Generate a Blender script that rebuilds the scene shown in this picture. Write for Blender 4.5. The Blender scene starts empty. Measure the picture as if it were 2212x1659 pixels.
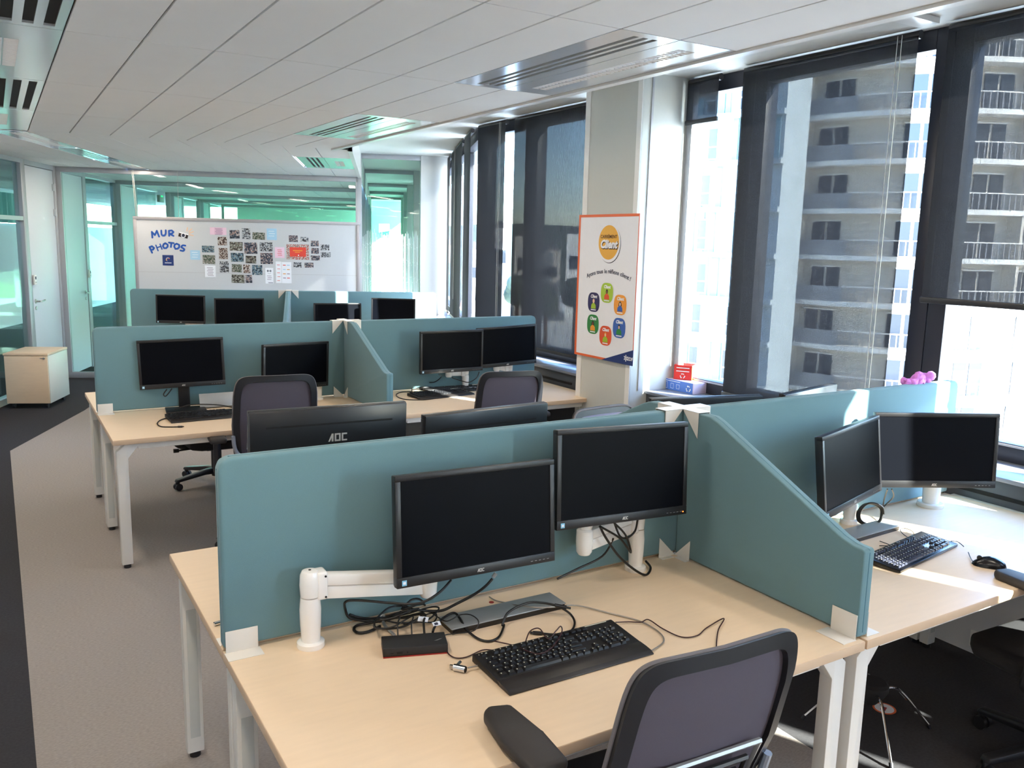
import bpy, bmesh, math, random
from mathutils import Vector, Matrix
C = bpy.context.scene.collection
S = bpy.context.scene
rnd = random.Random(7)
PI = math.pi

# ------------------------------------------------------------------ camera, sky, sun, exposure
YAW, PITCH, ROLL, FPX = 0.5482, -0.1643, 0.0247, 1829.26
CAM = Vector((-2.0553, -2.1976, 1.8316))
_f = Vector((math.sin(YAW) * math.cos(PITCH), math.cos(YAW) * math.cos(PITCH), math.sin(PITCH)))
_r = Vector((math.cos(YAW), -math.sin(YAW), 0)); _u = _r.cross(_f)
_R = math.cos(ROLL) * _r + math.sin(ROLL) * _u
_U = -math.sin(ROLL) * _r + math.cos(ROLL) * _u
cam = bpy.data.objects.new('camera', bpy.data.cameras.new('camera')); C.objects.link(cam)
cam.matrix_world = Matrix(((_R.x, _U.x, -_f.x, CAM.x), (_R.y, _U.y, -_f.y, CAM.y), (_R.z, _U.z, -_f.z, CAM.z), (0, 0, 0, 1)))
cam.data.sensor_width = 36.0; cam.data.lens = FPX / 2212 * 36.0; cam.data.clip_start = 0.02; cam.data.clip_end = 2000
S.camera = cam
S.view_settings.view_transform = 'Standard'; S.view_settings.look = 'None'
S.view_settings.gamma = 1.0; S.view_settings.use_curve_mapping = False
S.view_settings.exposure = 0.55
S.cycles.max_bounces = 10; S.cycles.diffuse_bounces = 6; S.cycles.glossy_bounces = 4
S.cycles.transparent_max_bounces = 24; S.cycles.transmission_bounces = 6
S.cycles.sample_clamp_indirect = 6.0; S.cycles.caustics_reflective = False; S.cycles.caustics_refractive = False
S.cycles.use_denoising = True

W = bpy.data.worlds.new('sky'); S.world = W; W.use_nodes = True
_n = W.node_tree.nodes; _l = W.node_tree.links
_bg = _n['Background']; _sky = _n.new('ShaderNodeTexSky'); _sky.sky_type = 'NISHITA'
_sky.sun_disc = False; _sky.sun_elevation = math.radians(29); _sky.sun_rotation = math.radians(155.6)
_sky.air_density = 1.0; _sky.dust_density = 0.4; _sky.ozone_density = 3.0
_mx = _n.new('ShaderNodeMix'); _mx.data_type = 'RGBA'; _mx.blend_type = 'MULTIPLY'; _mx.inputs[0].default_value = 1.0; _mx.inputs[7].default_value = (0.93, 0.98, 1.08, 1)
_l.new(_sky.outputs[0], _mx.inputs[6]); _l.new(_mx.outputs[2], _bg.inputs[0]); _bg.inputs[1].default_value = 2.6

SUN_DIR = Vector((-1.0, 2.2, -1.34)).normalized()
sl = bpy.data.lights.new('sun', 'SUN'); sl.energy = 52.0; sl.angle = math.radians(0.6); sl.color = (1.0, 0.95, 0.86)
so = bpy.data.objects.new('sun', sl); C.objects.link(so); so.rotation_euler = SUN_DIR.to_track_quat('-Z', 'Y').to_euler()
so.location = (20, -40, 25)
LAMP_W = 12.0       # watts of each ceiling fixture

# ------------------------------------------------------------------ materials
def lin(c):
    if isinstance(c, str):
        c = [int(c[i:i + 2], 16) / 255 for i in (0, 2, 4)]
    else:
        c = [x / 255 for x in c]
    return tuple(x / 12.92 if x <= 0.04045 else ((x + 0.055) / 1.055) ** 2.4 for x in c) + (1.0,)

def mat(name, col, rough=0.5, metal=0.0, var=0.0, vscale=40.0, bump=0.0, bscale=300.0, spec=0.5, coat=0.0, emit=None, estr=0.0, stretch=None, sheen=0.0):
    m = bpy.data.materials.new(name); m.use_nodes = True
    nt = m.node_tree; b = nt.nodes['Principled BSDF']; L = nt.links
    c = lin(col); b.inputs['Base Color'].default_value = c
    b.inputs['Roughness'].default_value = rough; b.inputs['Metallic'].default_value = metal
    b.inputs['Specular IOR Level'].default_value = spec; b.inputs['Coat Weight'].default_value = coat
    b.inputs['Sheen Weight'].default_value = sheen
    if emit: b.inputs['Emission Color'].default_value = lin(emit); b.inputs['Emission Strength'].default_value = estr
    tc = nt.nodes.new('ShaderNodeTexCoord'); mp = nt.nodes.new('ShaderNodeMapping')
    L.new(tc.outputs['Object'], mp.inputs[0])
    if stretch: mp.inputs['Scale'].default_value = stretch
    nz = nt.nodes.new('ShaderNodeTexNoise'); L.new(mp.outputs[0], nz.inputs['Vector'])
    nz.inputs['Scale'].default_value = vscale; nz.inputs['Detail'].default_value = 4
    mx = nt.nodes.new('ShaderNodeMix'); mx.data_type = 'RGBA'
    v = max(var, 0.02)
    mx.inputs[6].default_value = tuple(x * (1 - v) for x in c[:3]) + (1,)
    mx.inputs[7].default_value = tuple(min(1, x * (1 + v)) for x in c[:3]) + (1,)
    L.new(nz.outputs[0], mx.inputs[0]); L.new(mx.outputs[2], b.inputs['Base Color'])
    if bump:
        n2 = nt.nodes.new('ShaderNodeTexNoise'); L.new(mp.outputs[0], n2.inputs['Vector']); n2.inputs['Scale'].default_value = bscale
        bp = nt.nodes.new('ShaderNodeBump'); bp.inputs['Strength'].default_value = bump; bp.inputs['Distance'].default_value = 0.002
        L.new(n2.outputs[0], bp.inputs['Height']); L.new(bp.outputs[0], b.inputs['Normal'])
    return m

def glass(name, tint, refl=0.03, T=1.0):
    m = bpy.data.materials.new(name); m.use_nodes = True
    nt = m.node_tree; L = nt.links; nt.nodes.remove(nt.nodes['Principled BSDF'])
    o = nt.nodes['Material Output']; t = nt.nodes.new('ShaderNodeBsdfTransparent'); g = nt.nodes.new('ShaderNodeBsdfGlossy')
    t.inputs[0].default_value = tuple(tint) + (1,); g.inputs['Roughness'].default_value = 0.02
    lw = nt.nodes.new('ShaderNodeLayerWeight'); lw.inputs[0].default_value = 0.5
    pw = nt.nodes.new('ShaderNodeMath'); pw.operation = 'POWER'; pw.inputs[1].default_value = 5.0; L.new(lw.outputs['Facing'], pw.inputs[0])
    f = nt.nodes.new('ShaderNodeMath'); f.operation = 'MULTIPLY_ADD'; f.inputs[1].default_value = 0.8; f.inputs[2].default_value = refl; L.new(pw.outputs[0], f.inputs[0])
    x = nt.nodes.new('ShaderNodeMixShader'); L.new(f.outputs[0], x.inputs[0]); L.new(t.outputs[0], x.inputs[1]); L.new(g.outputs[0], x.inputs[2])
    L.new(x.outputs[0], o.inputs[0]); return m

def weave(name, col, T, streak=0.22):
    """screen-mesh roller blind: open weave lets part of the light straight through"""
    m = bpy.data.materials.new(name); m.use_nodes = True
    nt = m.node_tree; L = nt.links; b = nt.nodes['Principled BSDF']; o = nt.nodes['Material Output']
    b.inputs['Base Color'].default_value = lin(col); b.inputs['Roughness'].default_value = 0.8
    t = nt.nodes.new('ShaderNodeBsdfTransparent')
    tc = nt.nodes.new('ShaderNodeTexCoord'); mp = nt.nodes.new('ShaderNodeMapping'); mp.inputs['Scale'].default_value = (500, 500, 14)
    nz = nt.nodes.new('ShaderNodeTexNoise'); nz.inputs['Scale'].default_value = 1.0; nz.inputs['Detail'].default_value = 3
    L.new(tc.outputs['Object'], mp.inputs[0]); L.new(mp.outputs[0], nz.inputs['Vector'])
    r = nt.nodes.new('ShaderNodeMapRange'); r.inputs[1].default_value = 0.25; r.inputs[2].default_value = 0.75
    r.inputs[3].default_value = T * (1 - streak); r.inputs[4].default_value = T * (1 + streak)
    L.new(nz.outputs[0], r.inputs[0])
    tr = nt.nodes.new('ShaderNodeBsdfTranslucent'); tr.inputs[0].default_value = (0.035, 0.036, 0.04, 1)
    y = nt.nodes.new('ShaderNodeMixShader'); y.inputs[0].default_value = 0.35; L.new(b.outputs[0], y.inputs[1]); L.new(tr.outputs[0], y.inputs[2])
    # threads have thickness: slanting rays are cut off sooner than square ones
    ge = nt.nodes.new('ShaderNodeNewGeometry'); dt = nt.nodes.new('ShaderNodeVectorMath'); dt.operation = 'DOT_PRODUCT'
    L.new(ge.outputs['Incoming'], dt.inputs[0]); L.new(ge.outputs['Normal'], dt.inputs[1])
    ab = nt.nodes.new('ShaderNodeMath'); ab.operation = 'ABSOLUTE'; L.new(dt.outputs['Value'], ab.inputs[0])
    ca = nt.nodes.new('ShaderNodeMapRange'); ca.inputs[1].default_value = 0.36; ca.inputs[2].default_value = 0.72; L.new(ab.outputs[0], ca.inputs[0])
    mu = nt.nodes.new('ShaderNodeMath'); mu.operation = 'MULTIPLY'; L.new(ca.outputs[0], mu.inputs[0]); L.new(r.outputs[0], mu.inputs[1])
    x = nt.nodes.new('ShaderNodeMixShader'); L.new(mu.outputs[0], x.inputs[0]); L.new(y.outputs[0], x.inputs[1]); L.new(t.outputs[0], x.inputs[2])
    L.new(x.outputs[0], o.inputs[0]); return m

def photo_mat(name, a, b, c, scale, seed):
    """small snapshot: blotches of light, dark and one colour"""
    m = bpy.data.materials.new(name); m.use_nodes = True
    nt = m.node_tree; L = nt.links; bs = nt.nodes['Principled BSDF']; bs.inputs['Roughness'].default_value = 0.35
    tc = nt.nodes.new('ShaderNodeTexCoord'); mp = nt.nodes.new('ShaderNodeMapping'); mp.inputs['Location'].default_value = (seed * 3.7, seed * 1.9, seed * 5.3)
    L.new(tc.outputs['Object'], mp.inputs[0])
    nz = nt.nodes.new('ShaderNodeTexNoise'); nz.inputs['Scale'].default_value = scale; nz.inputs['Detail'].default_value = 2.5
    L.new(mp.outputs[0], nz.inputs['Vector'])
    r = nt.nodes.new('ShaderNodeValToRGB'); r.color_ramp.interpolation = 'CONSTANT'
    e = r.color_ramp.elements; e[0].position = 0.0; e[0].color = lin(a); e[1].position = 0.46; e[1].color = lin(b)
    e2 = e.new(0.53); e2.color = lin(c); e3 = e.new(0.60); e3.color = lin('d9d6d0'); e4 = e.new(0.66); e4.color = lin(a)
    L.new(nz.outputs[0], r.inputs[0]); L.new(r.outputs[0], bs.inputs['Base Color']); return m

M = {}
M['fabric'] = mat('screen_fabric', (104, 136, 144), 0.9, var=0.05, vscale=500, bump=0.25, bscale=900, spec=0.2, sheen=0.15)
M['fabric_seam'] = mat('screen_seam', (78, 116, 128), 0.9, spec=0.2)
M['maple'] = mat('maple_laminate', (232, 207, 176), 0.42, var=0.06, vscale=9, stretch=(1, 6, 6), spec=0.4)
M['maple_edge'] = mat('maple_edge_band', (205, 176, 146), 0.5, var=0.03, vscale=20)
M['white_metal'] = mat('white_powder_coat', (226, 222, 214), 0.35)
M['white'] = mat('white_plastic', (236, 233, 228), 0.3)
M['white_arm'] = mat('white_gloss_arm', (240, 238, 234), 0.18, coat=0.3)
M['black'] = mat('black_plastic', (22, 22, 25), 0.42)
M['black_soft'] = mat('black_soft_plastic', (30, 29, 30), 0.55, bump=0.1)
M['black_gloss'] = mat('black_gloss_plastic', (14, 14, 17), 0.22)
M['screen'] = mat('dark_screen', (6, 8, 14), 0.42, spec=0.06)
M['mon_back'] = mat('monitor_back_plastic', (26, 27, 31), 0.3)
M['key'] = mat('black_key', (26, 27, 31), 0.45)
M['key_mark'] = mat('key_legend', (215, 212, 190), 0.5)
M['cable'] = mat('black_cable', (14, 14, 15), 0.4)
M['cable_red'] = mat('dark_red_cable', (50, 18, 24), 0.4)
M['cable_grey'] = mat('grey_steel_cable', (150, 145, 138), 0.3, 0.4)
M['steel'] = mat('brushed_steel', (190, 188, 184), 0.28, 1.0)
M['chrome'] = mat('chrome', (225, 225, 228), 0.08, 1.0)
M['alu'] = mat('aluminium', (168, 178, 192), 0.35, 0.7)
M['silver'] = mat('silver_plastic', (150, 152, 152), 0.35, 0.3)
M['mesh_grey'] = mat('grey_chair_mesh', (88, 82, 92), 0.85, var=0.12, vscale=900, bump=0.4, bscale=1400, spec=0.2)
M['mesh_lilac'] = mat('lilac_chair_mesh', (158, 155, 176), 0.85, var=0.08, vscale=900, spec=0.2)
M['mesh_lip'] = mat('ribbed_chair_edge', (110, 106, 108), 0.8, var=0.2, vscale=700)
M['chair_black'] = mat('chair_black_plastic', (24, 25, 30), 0.42)
M['armpad'] = mat('arm_pad_rubber', (42, 39, 38), 0.6, bump=0.1)
M['seat'] = mat('black_seat_fabric', (24, 23, 26), 0.9, bump=0.3)
M['carpet'] = mat('grey_beige_carpet', (158, 149, 142), 1.0, var=0.35, vscale=60, bump=0.6, bscale=350, stretch=(1.2, 3.5, 1), spec=0.1)
M['carpet_dark'] = mat('charcoal_carpet', (60, 59, 61), 1.0, var=0.3, vscale=90, bump=0.6, bscale=350, spec=0.1)
M['tile'] = mat('ceiling_tile', (238, 236, 233), 0.75, var=0.012, vscale=6)
M['tile_gap'] = mat('ceiling_gap', (70, 68, 66), 0.9)
M['plaster'] = mat('white_plaster', (226, 226, 222), 0.55)
M['trim_white'] = mat('white_lacquer_trim', (232, 230, 226), 0.3)
M['panel_gloss'] = mat('light_panel_metal', (222, 224, 224), 0.14, 0.35)
M['slot'] = mat('vent_slot_black', (10, 10, 12), 0.8)
M['louver'] = mat('lamp_louver', (250, 236, 224), 0.2, 0.3, emit=(255, 236, 220), estr=1.3)
M['wall_white'] = mat('white_wall_paint', (212, 212, 212), 0.6)
M['pillar'] = mat('pale_grey_pillar', (198, 198, 191), 0.55)
M['frame_grey'] = mat('light_grey_aluminium', (176, 176, 180), 0.35, 0.25)
M['door'] = mat('white_door', (206, 207, 212), 0.4)
M['anthracite'] = mat('anthracite_frame', (38, 40, 50), 0.4)
M['cab_grey'] = mat('dark_grey_sill_panel', (66, 68, 72), 0.45)
M['sill'] = mat('grey_sill_top', (128, 132, 142), 0.3, 0.2)
M['glass'] = glass('clear_window_glass', (0.93, 0.97, 0.97))
M['glass_green'] = glass('green_partition_glass', (0.85, 0.965, 0.925))
M['frost'] = mat('white_glass_film', (222, 238, 232), 0.6)
M['blind'] = weave('dark_roller_weave', (28, 29, 36), 0.20)
M['blind_bar'] = mat('blind_bar', (34, 34, 38), 0.4)
M['chain'] = mat('white_bead_chain', (200, 198, 190), 0.4)
M['board'] = mat('whiteboard_enamel', (206, 206, 208), 0.25)
M['board_frame'] = mat('whiteboard_frame', (176, 170, 172), 0.4, 0.3)
M['blue_ink'] = mat('blue_letter', (28, 82, 168), 0.5)
M['navy'] = mat('navy_print', (28, 52, 112), 0.5)
M['orange'] = mat('orange_print', (224, 104, 58), 0.5)
M['paper'] = mat('white_paper', (236, 236, 240), 0.6)
M['ochre'] = mat('ochre_print', (226, 168, 62), 0.5)
M['dark_ink'] = mat('dark_ink', (52, 56, 78), 0.6)
M['brown_ink'] = mat('brown_ink', (92, 60, 36), 0.6)
M['lime'] = mat('lime_print', (160, 190, 52), 0.5)
M['navy2'] = mat('violet_navy_print', (48, 42, 92), 0.5)
M['amber'] = mat('amber_print', (232, 152, 54), 0.5)
M['green'] = mat('green_print', (46, 128, 62), 0.5)
M['blue'] = mat('blue_print', (58, 98, 176), 0.5)
M['red'] = mat('red_print', (220, 84, 44), 0.5)
M['skin1'] = mat('printed_skin_light', (240, 200, 170), 0.6)
M['skin2'] = mat('printed_skin_dark', (120, 74, 50), 0.6)
M['hair'] = mat('printed_hair', (40, 28, 28), 0.6)
M['card_pink'] = mat('pink_card', (236, 200, 216), 0.6)
M['card_blue'] = mat('light_blue_card', (168, 204, 226), 0.6)
M['card_line'] = mat('card_writing', (150, 128, 148), 0.6)
M['poster_red'] = mat('red_flyer', (222, 70, 54), 0.5)
M['peach'] = mat('peach_stroke', (240, 192, 154), 0.6)
M['box_red'] = mat('red_carton', (226, 52, 44), 0.5)
M['box_yellow'] = mat('yellow_print', (250, 206, 60), 0.5)
M['box_blue'] = mat('blue_carton', (72, 116, 200), 0.5)
M['box_lilac'] = mat('pale_carton', (214, 200, 222), 0.6)
M['box_white'] = mat('white_carton', (240, 242, 240), 0.5)
M['scarf'] = mat('pink_lilac_cloth', (206, 128, 206), 0.9, var=0.35, vscale=25)
M['dock_red'] = mat('dark_red_trim', (150, 40, 34), 0.5)
M['sticker_blue'] = mat('energy_label', (128, 190, 220), 0.5)
M['logo'] = mat('silver_logo', (206, 204, 200), 0.3, 0.4)
M['led'] = mat('orange_led', (255, 120, 40), 0.5, emit=(255, 110, 40), estr=4.0)
M['keyb_top'] = mat('keyboard_deck', (18, 18, 20), 0.5)
M['palm'] = mat('keyboard_palm_rest', (40, 37, 36), 0.38)
M['exit_green'] = mat('exit_sign_lit', (30, 230, 120), 0.5, emit=(30, 230, 120), estr=2.0)
M['exit_case'] = mat('exit_sign_case', (120, 140, 134), 0.5)
M['facade'] = mat('grey_render_facade', (212, 204, 192), 0.8, var=0.05, vscale=0.4)
M['facade_white'] = mat('white_slab_edge', (250, 246, 238), 0.7)
M['facade_blue'] = mat('pale_blue_cladding', (112, 146, 160), 0.6, var=0.06, vscale=1.2)
M['block_white'] = mat('pale_block_wall', (168, 180, 186), 0.7)
M['win_dark'] = mat('distant_window', (40, 46, 58), 0.25)
M['rail'] = mat('balcony_rail', (150, 150, 154), 0.5)
M['roof_far'] = mat('far_roof', (84, 82, 88), 0.8)
M['ground'] = mat('pale_ground', (240, 236, 224), 0.9, var=0.1, vscale=0.15)
M['grass'] = mat('green_bank', (96, 140, 60), 0.9, var=0.3, vscale=0.4)
M['tree_dark'] = mat('far_foliage', (58, 72, 60), 0.9, var=0.3, vscale=0.5)
M['water'] = mat('grey_blue_water', (84, 100, 112), 0.3, var=0.1, vscale=0.2)
M['river'] = mat('brown_river', (178, 152, 118), 0.25, var=0.1, vscale=0.3, stretch=(0.3, 2, 1))
M['curtain'] = mat('teal_curtain', (120, 178, 172), 0.8)

# ------------------------------------------------------------------ geometry builder
class G:
    def __init__(s): s.bm = bmesh.new(); s.mats = []
    def mi(s, m):
        if m not in s.mats: s.mats.append(m)
        return s.mats.index(m)
    def _done(s, faces, m, bev=0, seg=2, X=None):
        k = s.mi(m)
        vs = {v for f in faces for v in f.verts}
        if X is not None: bmesh.ops.transform(s.bm, matrix=X, verts=list(vs))
        for f in faces: f.material_index = k
        if bev > 0:
            es = list({e for f in faces for e in f.edges})
            r = bmesh.ops.bevel(s.bm, geom=es, offset=bev, segments=seg, affect='EDGES', profile=0.5, clamp_overlap=True)
            for f in r['faces']: f.material_index = k
        return s
    def box(s, x0, x1, y0, y1, z0, z1, m, bev=0, seg=2, X=None):
        v = [s.bm.verts.new(p) for p in ((x0, y0, z0), (x1, y0, z0), (x1, y1, z0), (x0, y1, z0), (x0, y0, z1), (x1, y0, z1), (x1, y1, z1), (x0, y1, z1))]
        f = [s.bm.faces.new([v[i] for i in q]) for q in ((3, 2, 1, 0), (4, 5, 6, 7), (0, 1, 5, 4), (1, 2, 6, 5), (2, 3, 7, 6), (3, 0, 4, 7))]
        return s._done(f, m, bev, seg, X)
    def prism(s, pts, ax, a0, a1, m, bev=0, seg=2, X=None):
        def P(p, a): return {'x': (a, p[0], p[1]), 'y': (p[0], a, p[1]), 'z': (p[0], p[1], a)}[ax]
        A = [s.bm.verts.new(P(p, a0)) for p in pts]; B = [s.bm.verts.new(P(p, a1)) for p in pts]
        n = len(pts); f = [s.bm.faces.new(A[::-1]), s.bm.faces.new(B)]
        for i in range(n): f.append(s.bm.faces.new((A[i], A[(i + 1) % n], B[(i + 1) % n], B[i])))
        bmesh.ops.recalc_face_normals(s.bm, faces=f)
        return s._done(f, m, bev, seg, X)
    def poly(s, pts, m, X=None):
        f = s.bm.faces.new([s.bm.verts.new(p) for p in pts]); return s._done([f], m, X=X)
    def tube(s, pts, r, m, n=8, closed=False, X=None):
        pts = [Vector(p) for p in pts]; N = len(pts); rings = []; up = None
        rs = r if isinstance(r, (list, tuple)) else [r] * N
        for i, p in enumerate(pts):
            a = pts[(i - 1) % N] if (closed or i > 0) else p
            b = pts[(i + 1) % N] if (closed or i < N - 1) else p
            t = (b - a)
            if t.length < 1e-9: t = Vector((0, 0, 1))
            t.normalize()
            if up is None:
                up = Vector((0, 0, 1)) if abs(t.z) < 0.9 else Vector((1, 0, 0))
            u = up - t * up.dot(t)
            if u.length < 1e-6: u = t.orthogonal()
            u.normalize(); up = u; w = t.cross(u)
            rings.append([s.bm.verts.new(p + rs[i] * (math.cos(2 * PI * k / n) * u + math.sin(2 * PI * k / n) * w)) for k in range(n)])
        f = []
        for i in range(N if closed else N - 1):
            A = rings[i]; B = rings[(i + 1) % N]
            for k in range(n): f.append(s.bm.faces.new((A[k], A[(k + 1) % n], B[(k + 1) % n], B[k])))
        if not closed: f.append(s.bm.faces.new(rings[0][::-1])); f.append(s.bm.faces.new(rings[-1]))
        return s._done(f, m, X=X)
    def cyl(s, p0, p1, r, m, n=16, r1=None, X=None): return s.tube([p0, p1], [r, r if r1 is None else r1], m, n, X=X)
    def lathe(s, prof, m, n=24, X=None, c=(0, 0)):
        rings = []
        for r, z in prof: rings.append([s.bm.verts.new((c[0] + r * math.cos(2 * PI * k / n), c[1] + r * math.sin(2 * PI * k / n), z)) for k in range(n)])
        f = []
        for A, B in zip(rings, rings[1:]):
            for k in range(n): f.append(s.bm.faces.new((A[k], A[(k + 1) % n], B[(k + 1) % n], B[k])))
        f.append(s.bm.faces.new(rings[0][::-1])); f.append(s.bm.faces.new(rings[-1]))
        return s._done(f, m, X=X)
    def disc(s, c, rx, rz, m, n=28, X=None):      # flat ellipse in the local xz plane facing -y
        return s.poly([(c[0] + rx * math.cos(2 * PI * k / n), c[1], c[2] + rz * math.sin(2 * PI * k / n)) for k in range(n)], m, X)
    def text(s, txt, size, c, m, X=None, ext=0.0, align='CENTER', shear=0.0, offset=0.0, bold=False):
        cu = bpy.data.curves.new('t', 'FONT'); cu.body = txt; cu.size = size; cu.align_x = align; cu.align_y = 'CENTER'
        cu.extrude = ext; cu.shear = shear; cu.offset = offset; cu.resolution_u = 3
        ob = bpy.data.objects.new('t', cu); C.objects.link(ob)
        dg = bpy.context.evaluated_depsgraph_get(); me = bpy.data.meshes.new_from_object(ob.evaluated_get(dg))
        base = Matrix.Translation(c) @ Matrix.Rotation(PI / 2, 4, 'X')
        if X is not None: base = X @ base
        k = s.mi(m); nf = len(s.bm.faces); nv = len(s.bm.verts)
        s.bm.from_mesh(me); s.bm.verts.ensure_lookup_table(); s.bm.faces.ensure_lookup_table()
        bmesh.ops.transform(s.bm, matrix=base, verts=s.bm.verts[nv:])
        for f in s.bm.faces[nf:]: f.material_index = k
        bpy.data.objects.remove(ob); bpy.data.curves.remove(cu); bpy.data.meshes.remove(me)
        return s
    def clip(s, co, no):
        bmesh.ops.bisect_plane(s.bm, geom=list(s.bm.verts) + list(s.bm.edges) + list(s.bm.faces), plane_co=co, plane_no=no, clear_outer=True)
        return s
    def mesh(s, name, smooth=35):
        me = bpy.data.meshes.new(name); s.bm.to_mesh(me); s.bm.free()
        for m in s.mats: me.materials.append(M[m] if isinstance(m, str) else m)
        if smooth:
            me.shade_smooth(); me.set_sharp_from_angle(angle=math.radians(smooth))
        return me

def crom(pts, k=6, closed=False):
    P = [Vector(p) for p in pts]; N = len(P); out = []
    for i in range(N if closed else N - 1):
        if closed: a, b, c, d = P[(i - 1) % N], P[i], P[(i + 1) % N], P[(i + 2) % N]
        else: a, b, c, d = P[max(i - 1, 0)], P[i], P[i + 1], P[min(i + 2, N - 1)]
        for j in range(k):
            t = j / k
            out.append(0.5 * ((2 * b) + (c - a) * t + (2 * a - 5 * b + 4 * c - d) * t * t + (3 * b - a - 3 * c + d) * t ** 3))
    if not closed: out.append(P[-1])
    return out

def obj(name, g, parent=None, label=None, cat=None, group=None, kind=None, loc=None, rot=None, smooth=35):
    me = g.mesh(name, smooth) if isinstance(g, G) else g
    o = bpy.data.objects.new(name, me); C.objects.link(o)
    if parent is not None: o.parent = parent
    if loc is not None: o.location = loc
    if rot is not None: o.rotation_euler = rot
    return tag(o, label, cat, group, kind)

def tag(o, label=None, cat=None, group=None, kind=None):
    if label: o['label'] = label
    if cat: o['category'] = cat
    if group: o['group'] = group
    if kind: o['kind'] = kind
    return o

def thing(name, label, cat, loc=(0, 0, 0), rotz=0.0, group=None, rot=None):
    o = bpy.data.objects.new(name, None); C.objects.link(o); o.empty_display_size = 0.05
    o.location = loc; o.rotation_euler = rot if rot is not None else (0, 0, rotz)
    return tag(o, label, cat, group)

def struct(name, g, parent=None, loc=None, rotz=0.0, label=None, smooth=35):
    return obj(name, g, parent, label, kind=None if parent is not None else 'structure', loc=loc, rot=(0, 0, rotz), smooth=smooth)

def kids(o): return [c for c in C.objects if c.parent == o]
def dup(root, loc, rot, label):
    r = root.copy(); C.objects.link(r); r.location = loc; r.rotation_euler = rot if isinstance(rot, tuple) else (0, 0, rot); r['label'] = label
    for ch in kids(root):
        c = ch.copy(); C.objects.link(c); c.parent = r
        for g2 in kids(ch):
            d = g2.copy(); C.objects.link(d); d.parent = c
    return r

TH = math.radians(22.5)
P0 = Vector((-1.33, 9.89, 0))
DX = Vector((math.cos(TH), -math.sin(TH), 0)); FW = Vector((math.sin(TH), math.cos(TH), 0))
def far(a, b, z=0.0): return P0 + DX * a + FW * b + Vector((0, 0, z))
FOLD_CO = Vector((1.95, 5.10, 0)); FOLD_N = Vector((math.sin(TH / 2), math.cos(TH / 2), 0))
ZC = 2.63; ZR = 2.93; ROWB = (0.0256, 3.468); ROWC = (0.65, 6.913); ROTC = -0.341
# ------------------------------------------------------------------ floor
XS0, XS1 = -2.04, 0.437      # edges of the pale carpet runner
XW = 2.6                      # floor reaches past the facade panel
def fold_y(x): return FOLD_CO.y - math.tan(TH / 2) * (x - FOLD_CO.x)
g = G()
a0 = far(-3.4, -7.5)
dark_main = [(-6.5, -6.2, 0), (XS0, -6.2, 0), (XS0, 5.94, 0), (-1.34, 7.55, 0), (far(0.75, 0).x, far(0.75, 0).y, 0), (far(0.75, 15).x, far(0.75, 15).y, 0), (far(-3.4, 15).x, far(-3.4, 15).y, 0), (far(-3.4, 0).x, far(-3.4, 0).y, 0), (-6.5, 5.5, 0)]
g.poly(dark_main, 'carpet_dark')
e1 = far(0.75, 0); e2 = far(0.75, 15); e3 = far(3.4, 15); fx = fold_y(XS1)
g.poly([(XS0, -6.2, 0), (XS1, -6.2, 0), (XS1, fx, 0), tuple(e3), tuple(e2), tuple(e1), (-1.34, 7.55, 0), (XS0, 5.94, 0)], 'carpet')
g.poly([(XS1, -6.2, 0), (XW, -6.2, 0), (XW, fold_y(XW), 0), (XS1, fx, 0)], 'carpet_dark')
g.poly([(XS1, fx, 0), (XW, fold_y(XW), 0), tuple(far(5.4, 15)), tuple(e3)], 'carpet_dark')
struct('floor', g, label='grey beige carpet runner between bands of charcoal carpet')

# ------------------------------------------------------------------ ceiling: tiles with open joints, two wings meeting at a mitre
def tiles(xs, ys, cells=None):
    g = G()
    for i in range(len(xs) - 1):
        for j in range(len(ys) - 1):
            if cells and (i, j) in cells: continue
            g.box(xs[i] + 0.005, xs[i + 1] - 0.005, ys[j] + 0.0035, ys[j + 1] - 0.0035, ZC, ZC + 0.012, 'tile'); g.box(xs[i], xs[i + 1], ys[j], ys[j + 1], ZC + 0.012, ZC + 0.03, 'tile_gap')
    return g
NX = [-3.0, -2.70, -2.39] + [-2.08 + 0.0] + [-1.755 + 0.2925 * k for k in range(8)] + [0.6]
NY = [0.45 + 1.36 * k for k in range(-5, 6)]
holes = set()
ixv, ixl, ixs = len(NX) - 3, len(NX) - 2, 3
def ny(k): return k + 5
for k in (-4, -2, 0, 2): holes |= {(ixv, ny(k)), (ixl, ny(k))}
for k in (-5, -4, -3, -2, -1, 0, 1, 2, 3): holes.add((ixs - 0, ny(k)))
g = tiles(NX, NY, holes).clip(FOLD_CO, FOLD_N)
struct('ceiling', g, label='suspended ceiling of long grey tiles')
AX = [-0.05, 0.24, 0.53, 0.83, 1.12] + [1.12 + 0.2822 * k for k in range(1, 10)]
AY = [-5.0, -3.86, -2.56, -1.27, 0.0]
fh = {(3, 1), (3, 2), (3, 3), (11, 2), (12, 2)}
g = tiles([-3.4, -2.8, -2.2, -1.6, -1.05, -0.5] + AX, [-9.0, -7.7, -6.3] + AY, {(i + 6, j + 3) for i, j in fh} )
Lm = Matrix.Rotation(TH, 3, 'Z')        # world -> far-wing axes
g.clip(Lm @ (FOLD_CO - P0), Lm @ (-FOLD_N))
struct('ceiling.001', g, loc=P0, rotz=-TH, label='suspended ceiling tiles of the wing beyond the bend')
g = tiles([-3.4, -2.8, -2.2, -1.6, -1.05, -0.5] + AX, [0.0, 1.2, 2.45, 3.6, 4.7, 5.85, 7.2, 8.6, 9.8, 11.1, 12.4, 13.6])
struct('ceiling.002', g, loc=P0, rotz=-TH, label='ceiling of the glazed rooms behind the whiteboard')
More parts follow.
